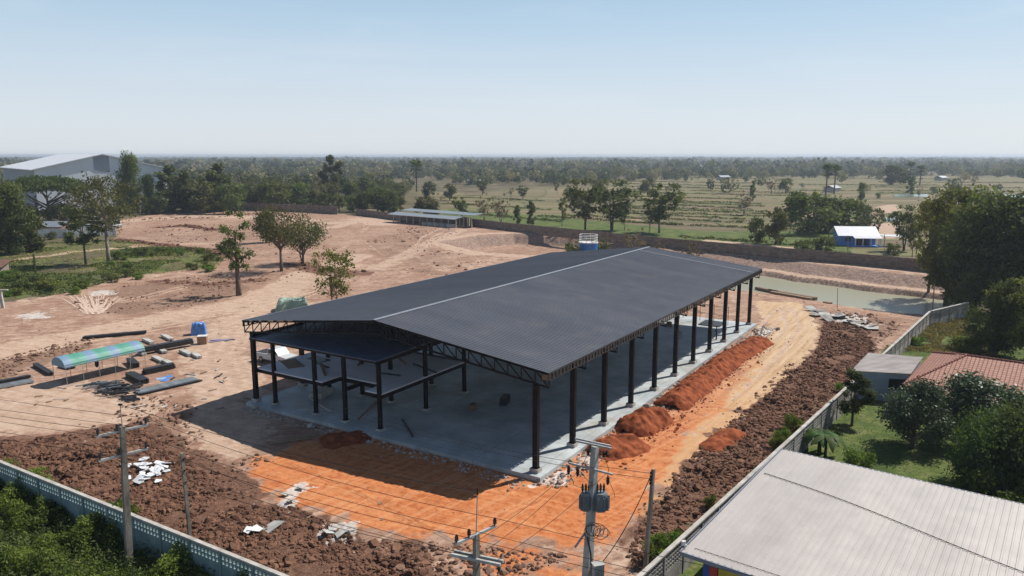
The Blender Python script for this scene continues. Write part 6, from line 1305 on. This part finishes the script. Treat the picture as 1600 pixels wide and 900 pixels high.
# weeds and grass (uncountable)
def weeds(name, poly, n, size, hgt, lm, label, seed, dens=.3, sc=.35):
    q, r = scatter_poly(poly, n, seed, lambda x, y: fbm(x, y, sc, 2, seed) > dens); h = fbm(q[:, 0], q[:, 1], sc, 3, seed)
    z = terrain(q[:, 0], q[:, 1])[0]; H_ = np.clip((h-dens)*3, .15, 1)*hgt; c = np.stack([q[:, 0], q[:, 1], z+H_*r.uniform(.05, 1, n)**.6*(.75+.5*vnoise(q[:, 0]*1.3, q[:, 1]*1.3, seed+8))], 1)
    nr = r.normal(size=(n, 3))*.7+np.array([0, 0, .6]); nr /= np.linalg.norm(nr, axis=1)[:, None]; a = np.cross(nr, r.normal(size=(n, 3))); a /= np.linalg.norm(a, axis=1)[:, None]; b = np.cross(nr, a)
    s = (size*r.uniform(.5, 1.4, n))[:, None]; a = a*s*.5; b = b*s*.22
    v = np.stack([c-a, c+b, c+a, c-b], 1).reshape(-1, 3); me = bpy.data.meshes.new(name); me.vertices.add(4*n); me.vertices.foreach_set('co', v.ravel()); me.loops.add(4*n); me.loops.foreach_set('vertex_index', np.arange(4*n))
    me.polygons.add(n); me.polygons.foreach_set('loop_start', np.arange(n)*4); me.polygons.foreach_set('loop_total', np.full(n, 4)); me.update(calc_edges=True)
    t = np.clip(fbm(q[:, 0], q[:, 1], .8, 2, seed+3)*1.5-.35+r.uniform(-.25, .25, n), 0, 1); at = me.attributes.new('tint', 'FLOAT', 'FACE'); at.data.foreach_set('value', t.astype(np.float32)); me.materials.append(LM[lm])
    o = link(name, me); tag(o, label, 'weeds', kind='stuff')
BL = W([(-80, 745), (0, 745), (60, 768), (150, 805), (260, 850), (360, 893), (400, 915), (380, 1000), (-80, 1000)])
weeds('weeds', BL, 100000, .19, 2.1, 'weed', 'tall leafy weeds along the outer side of the teal wall', 41, .4, .33)
weeds('grass', BL, 50000, .16, .45, 'weed', 'short bright grass between the tall weeds outside the teal wall', 47, .05, .5)
weeds('grass', BL, 9000, .18, .5, 'straw', 'dry grass stalks between the weeds outside the teal wall', 48, .45, .4)
weeds('weeds', BL, 26000, .17, 1.2, 'mid', 'darker weeds mixed in along the outer side of the teal wall', 42, .1, .6)
weeds('grass', W([(1235, 690), (1375, 560), (1500, 485), (1620, 480), (1620, 810), (1500, 790), (1225, 700)]), 14000, .12, .12, 'weed', 'short grass of the gardens at the right', 43, .35, .25)
weeds('grass', W([(1378, 550), (1500, 487), (1560, 560), (1440, 550)]), 9000, .3, .5, 'straw', 'dry straw coloured grass on the plot behind the annex', 44, .3, .3)
weeds('grass', GREENL, 26000, .4, .7, 'mid', 'rough green undergrowth of the left field', 45, .52, .09)
weeds('grass', GREENL, 9000, .4, .4, 'straw', 'dry grass in the left field', 46, .35, .15)
# grassy bunds of the near paddies
_bl = [((700, 331), (880, 347)), ((840, 338), (1060, 352)), ((960, 347), (1330, 364)), ((740, 352), (1000, 380)), ((1000, 378), (1330, 396)), ((1060, 370), (1240, 383)), ((690, 318), (860, 328)), ((700, 308), (850, 314))]
_rb = random.Random(31); _y = 339.0
while _y > 272:
    x0 = _rb.uniform(880, 1010); x1 = _rb.uniform(1150, 1260); _bl.append(((x0, _y-2), (x1, _y+(_y-262)*.12)))
    if _y < 305: _bl.append(((_rb.uniform(1240, 1400), _y), (_rb.uniform(1480, 1640), _y+1.5)))
    _y -= _rb.uniform(3.2, 6.0)
for (a, b_) in _bl:
    A_, B_ = G(*a), G(*b_); nrm = Vector((-(B_-A_).y, (B_-A_).x, 0)).normalized()*(.5+A_.y*.0022)
    weeds('bund_grass', [tuple((A_-nrm)[:2]), tuple((B_-nrm)[:2]), tuple((B_+nrm)[:2]), tuple((A_+nrm)[:2])], int((B_-A_).length*16), .8, .7, 'olive' if a[1] < 320 else 'mid', 'grassy bund between the paddies beyond the brown wall', int(a[0]), .25, .2)

# distant woodland: individuals first, the rest as one mass
R_ = np.random.RandomState(99)
cand = []
def addc(xs, ys, sp0):
    for x, y in zip(xs, ys): cand.append((x, y))
def inview(x, y, m=1.0): return abs(x) < y*.69*m+6
fields = [W([(630, 335), (690, 338), (1250, 395), (1650, 400), (1650, 283), (1330, 277), (1230, 279), (1100, 281), (990, 284), (900, 293), (760, 308), (650, 300)])]
site2 = W([(-200, 500), (-200, 345), (60, 340), (200, 334), (330, 333), (540, 322), (640, 342), (1000, 370), (1600, 440), (1700, 700), (0, 900)])
def region(y0, y1, sp, seed, keep=1.0):
    r = np.random.RandomState(seed); n = int((y1-y0)*((y0+y1)/2*1.4)/(sp*sp)); yy = np.sqrt(r.uniform(y0*y0, y1*y1, n)); xx = r.uniform(-.72, .72, n)*yy
    d = fbm(xx, yy, .006, 3, 11); ok = (sdist(xx, yy, fields[0]) > 5) & (sdist(xx, yy, site2) > 6) & (d > .36*(2-keep)) | ((r.uniform(0, 1, n) < .012) & (sdist(xx, yy, site2) > 10))
    wpoly = W([(-60, 300), (-60, 262), (262, 262), (262, 334), (-60, 345)]); ok &= ~((sdist(xx, yy, wpoly) < 0) & (yy < 480))
    ok |= (r.uniform(0, 1, n) < .02) & (sdist(xx, yy, fields[0]) < 0) & (yy > 300)
    return np.stack([xx[ok], yy[ok]], 1)
c = np.concatenate([region(262, 520, 8.5, 1, 1.25), region(520, 1000, 12.5, 2, 1.2), region(1000, 2000, 24, 3, 1.3), region(2000, 6000, 50, 4, 1.2), region(420, 460, 30, 5)])
c = c[np.argsort(c[:, 1])]; print('far trees', len(c)); NI = 290
keys = ['m_dry', 'm_round2', 'm_olive', 'm_olive', 'm_loose', 'm_tall', 'm_tall2', 'm_loose', 'm_loose2', 'm_dry', 'm_bush', 'm_olive', 'm_round']
desc = {'m_round': 'dark bushy tree', 'm_round2': 'mid green bushy tree', 'm_olive': 'olive brown bushy tree', 'm_tall': 'feathery upright tree', 'm_tall2': 'dark upright tree', 'm_loose': 'thin olive tree', 'm_loose2': 'loose forked tree', 'm_dry': 'bare greyish tree', 'm_bush': 'low green bush'}
for i in range(NI):
    x, y = c[i]; k = keys[rnd.randrange(len(keys))]; h = {'m_bush': 4}.get(k, 9)*rnd.uniform(.7, 1.25)
    px = 800+1182*x/y; LMK = [(120, 'left of the warehouse'), (300, 'just right of the warehouse'), (390, 'above the pollarded tree'), (480, 'above the two spreading site trees'), (560, 'above the gap in the far wall'), (640, 'above the left end of the low shed'), (760, 'above the right end of the low shed'), (1000, 'above the hall ridge'), (1250, 'above the pond'), (9999, 'above the blue house')]
    side_ = [b for a, b in LMK if px < a][0]; dp_ = 'front' if y < 300 else 'middle' if y < 335 else 'rear'
    tree(k, (x, y, -.1), h, desc[k]+' in %s woodland %s' % (dp_, side_), '%ss in the %s rows %s' % (desc[k], dp_, side_), rnd.uniform(.85, 1.25), cat='bush' if k == 'm_bush' else 'tree', name='bush' if k == 'm_bush' else 'tree')
rest = c[NI:]
def woodmass(name, pts, nl, seed, hgt=10):
    r = np.random.RandomState(seed); n = len(pts); Hs = hgt*r.uniform(.45, 1.35, n)**1.2*(.8+.5*fbm(pts[:, 0], pts[:, 1], .004, 2, 7)); Rr = Hs*r.uniform(.32, .56, n); g = pts[:, 1] > 900
    base = np.where(g, -1.5, 0)
    nb = 3; k = np.repeat(np.arange(n), nl); m = len(k); bl = r.randint(0, nb, m); off = r.uniform(-.5, .5, (n, nb, 3))*np.array([1, 1, .7])
    d = r.normal(size=(m, 3)); d /= np.linalg.norm(d, axis=1)[:, None]
    c = np.stack([pts[k, 0], pts[k, 1], base[k]+Hs[k]*.5], 1)+off[k, bl]*Rr[k, None]*1.1+d*(Rr[k]*.72)[:, None]*np.array([1, 1, 1.0])*(r.uniform(.5, 1, m)**.5)[:, None]
    nr = d+r.normal(size=(m, 3))*.6; nr /= np.linalg.norm(nr, axis=1)[:, None]; a = np.cross(nr, r.normal(size=(m, 3))); a /= np.linalg.norm(a, axis=1)[:, None]; b = np.cross(nr, a)
    s = (Rr[k]*r.uniform(.35, .8, m))[:, None]*(30/nl)**.45; a = a*s*.6; b = b*s*.45
    v = np.stack([c-a, c+b, c+a, c-b], 1).reshape(-1, 3); me = bpy.data.meshes.new(name); me.vertices.add(4*m); me.vertices.foreach_set('co', v.ravel()); me.loops.add(4*m); me.loops.foreach_set('vertex_index', np.arange(4*m))
    me.polygons.add(m); me.polygons.foreach_set('loop_start', np.arange(m)*4); me.polygons.foreach_set('loop_total', np.full(m, 4)); me.update(calc_edges=True)
    tt = r.uniform(0, 1, n)**1.2; t = np.clip(tt[k]+r.uniform(-.12, .12, m), 0, 1); at = me.attributes.new('tint', 'FLOAT', 'FACE'); at.data.foreach_set('value', t.astype(np.float32)); me.materials.append(LM['wood']); return link(name, me)
LM['wood'] = leafmat('leaf_wood', (.03, .042, .02), (.16, .15, .075), .2, autumn=(.27, .2, .14))
a = rest[rest[:, 1] < 1000]; b = rest[rest[:, 1] >= 1000]
tag(woodmass('woodland', a, 150, 5, 8.5), 'scattered woodland stretching away across the plain', 'woodland', kind='stuff')
tag(woodmass('distant_woodland', b, 46, 6, 13), 'hazy distant forest closing the horizon', 'woodland', kind='stuff')
# a few far roofs
for k, (px, py) in enumerate([(735, 275), (740, 288), (1130, 281), (1470, 282), (1300, 300)]):
    b_ = G(px, py); o = empty('far_house', b_, .2*k, ['tiny pale roof in the woods above the low shed', 'small grey roofed hut in the clearing behind the low shed', 'tiny white roofed hut at the far edge of the paddies', 'tiny pale hut in the far right fields', 'small hut half hidden near the twin palms'][k], 'house')
    q = MB(); q.slab([(-6, -4, 2.8), (6, -4, 2.8), (6, 0, 4.4), (-6, 0, 4.4)], .15); q.slab([(-6, 0, 4.4), (6, 0, 4.4), (6, 4, 2.8), (-6, 4, 2.8)], .15); q.build('roof', M['channel'], o); q = MB(); q.box((0, 0, 1.4), (11, 7, 2.8)); q.build('wall', M['plinth'], o)
# ------------------------------------------------------------------ haze
q = MB(); q.box((0, 3500, 12), (14000, 9000, 34)); hzm = bpy.data.materials.new('haze_air'); hzm.use_nodes = True; nt = hzm.node_tree; nt.nodes.clear(); out = N(nt, 'ShaderNodeOutputMaterial'); vol = N(nt, 'ShaderNodeVolumePrincipled')
vol.inputs['Color'].default_value = (.72, .82, .95, 1); vol.inputs['Density'].default_value = .0002; vol.inputs['Anisotropy'].default_value = .3; nt.links.new(vol.outputs[0], out.inputs['Volume'])
tag(q.build('haze', hzm), 'pale air haze over the plain', 'haze', kind='stuff')
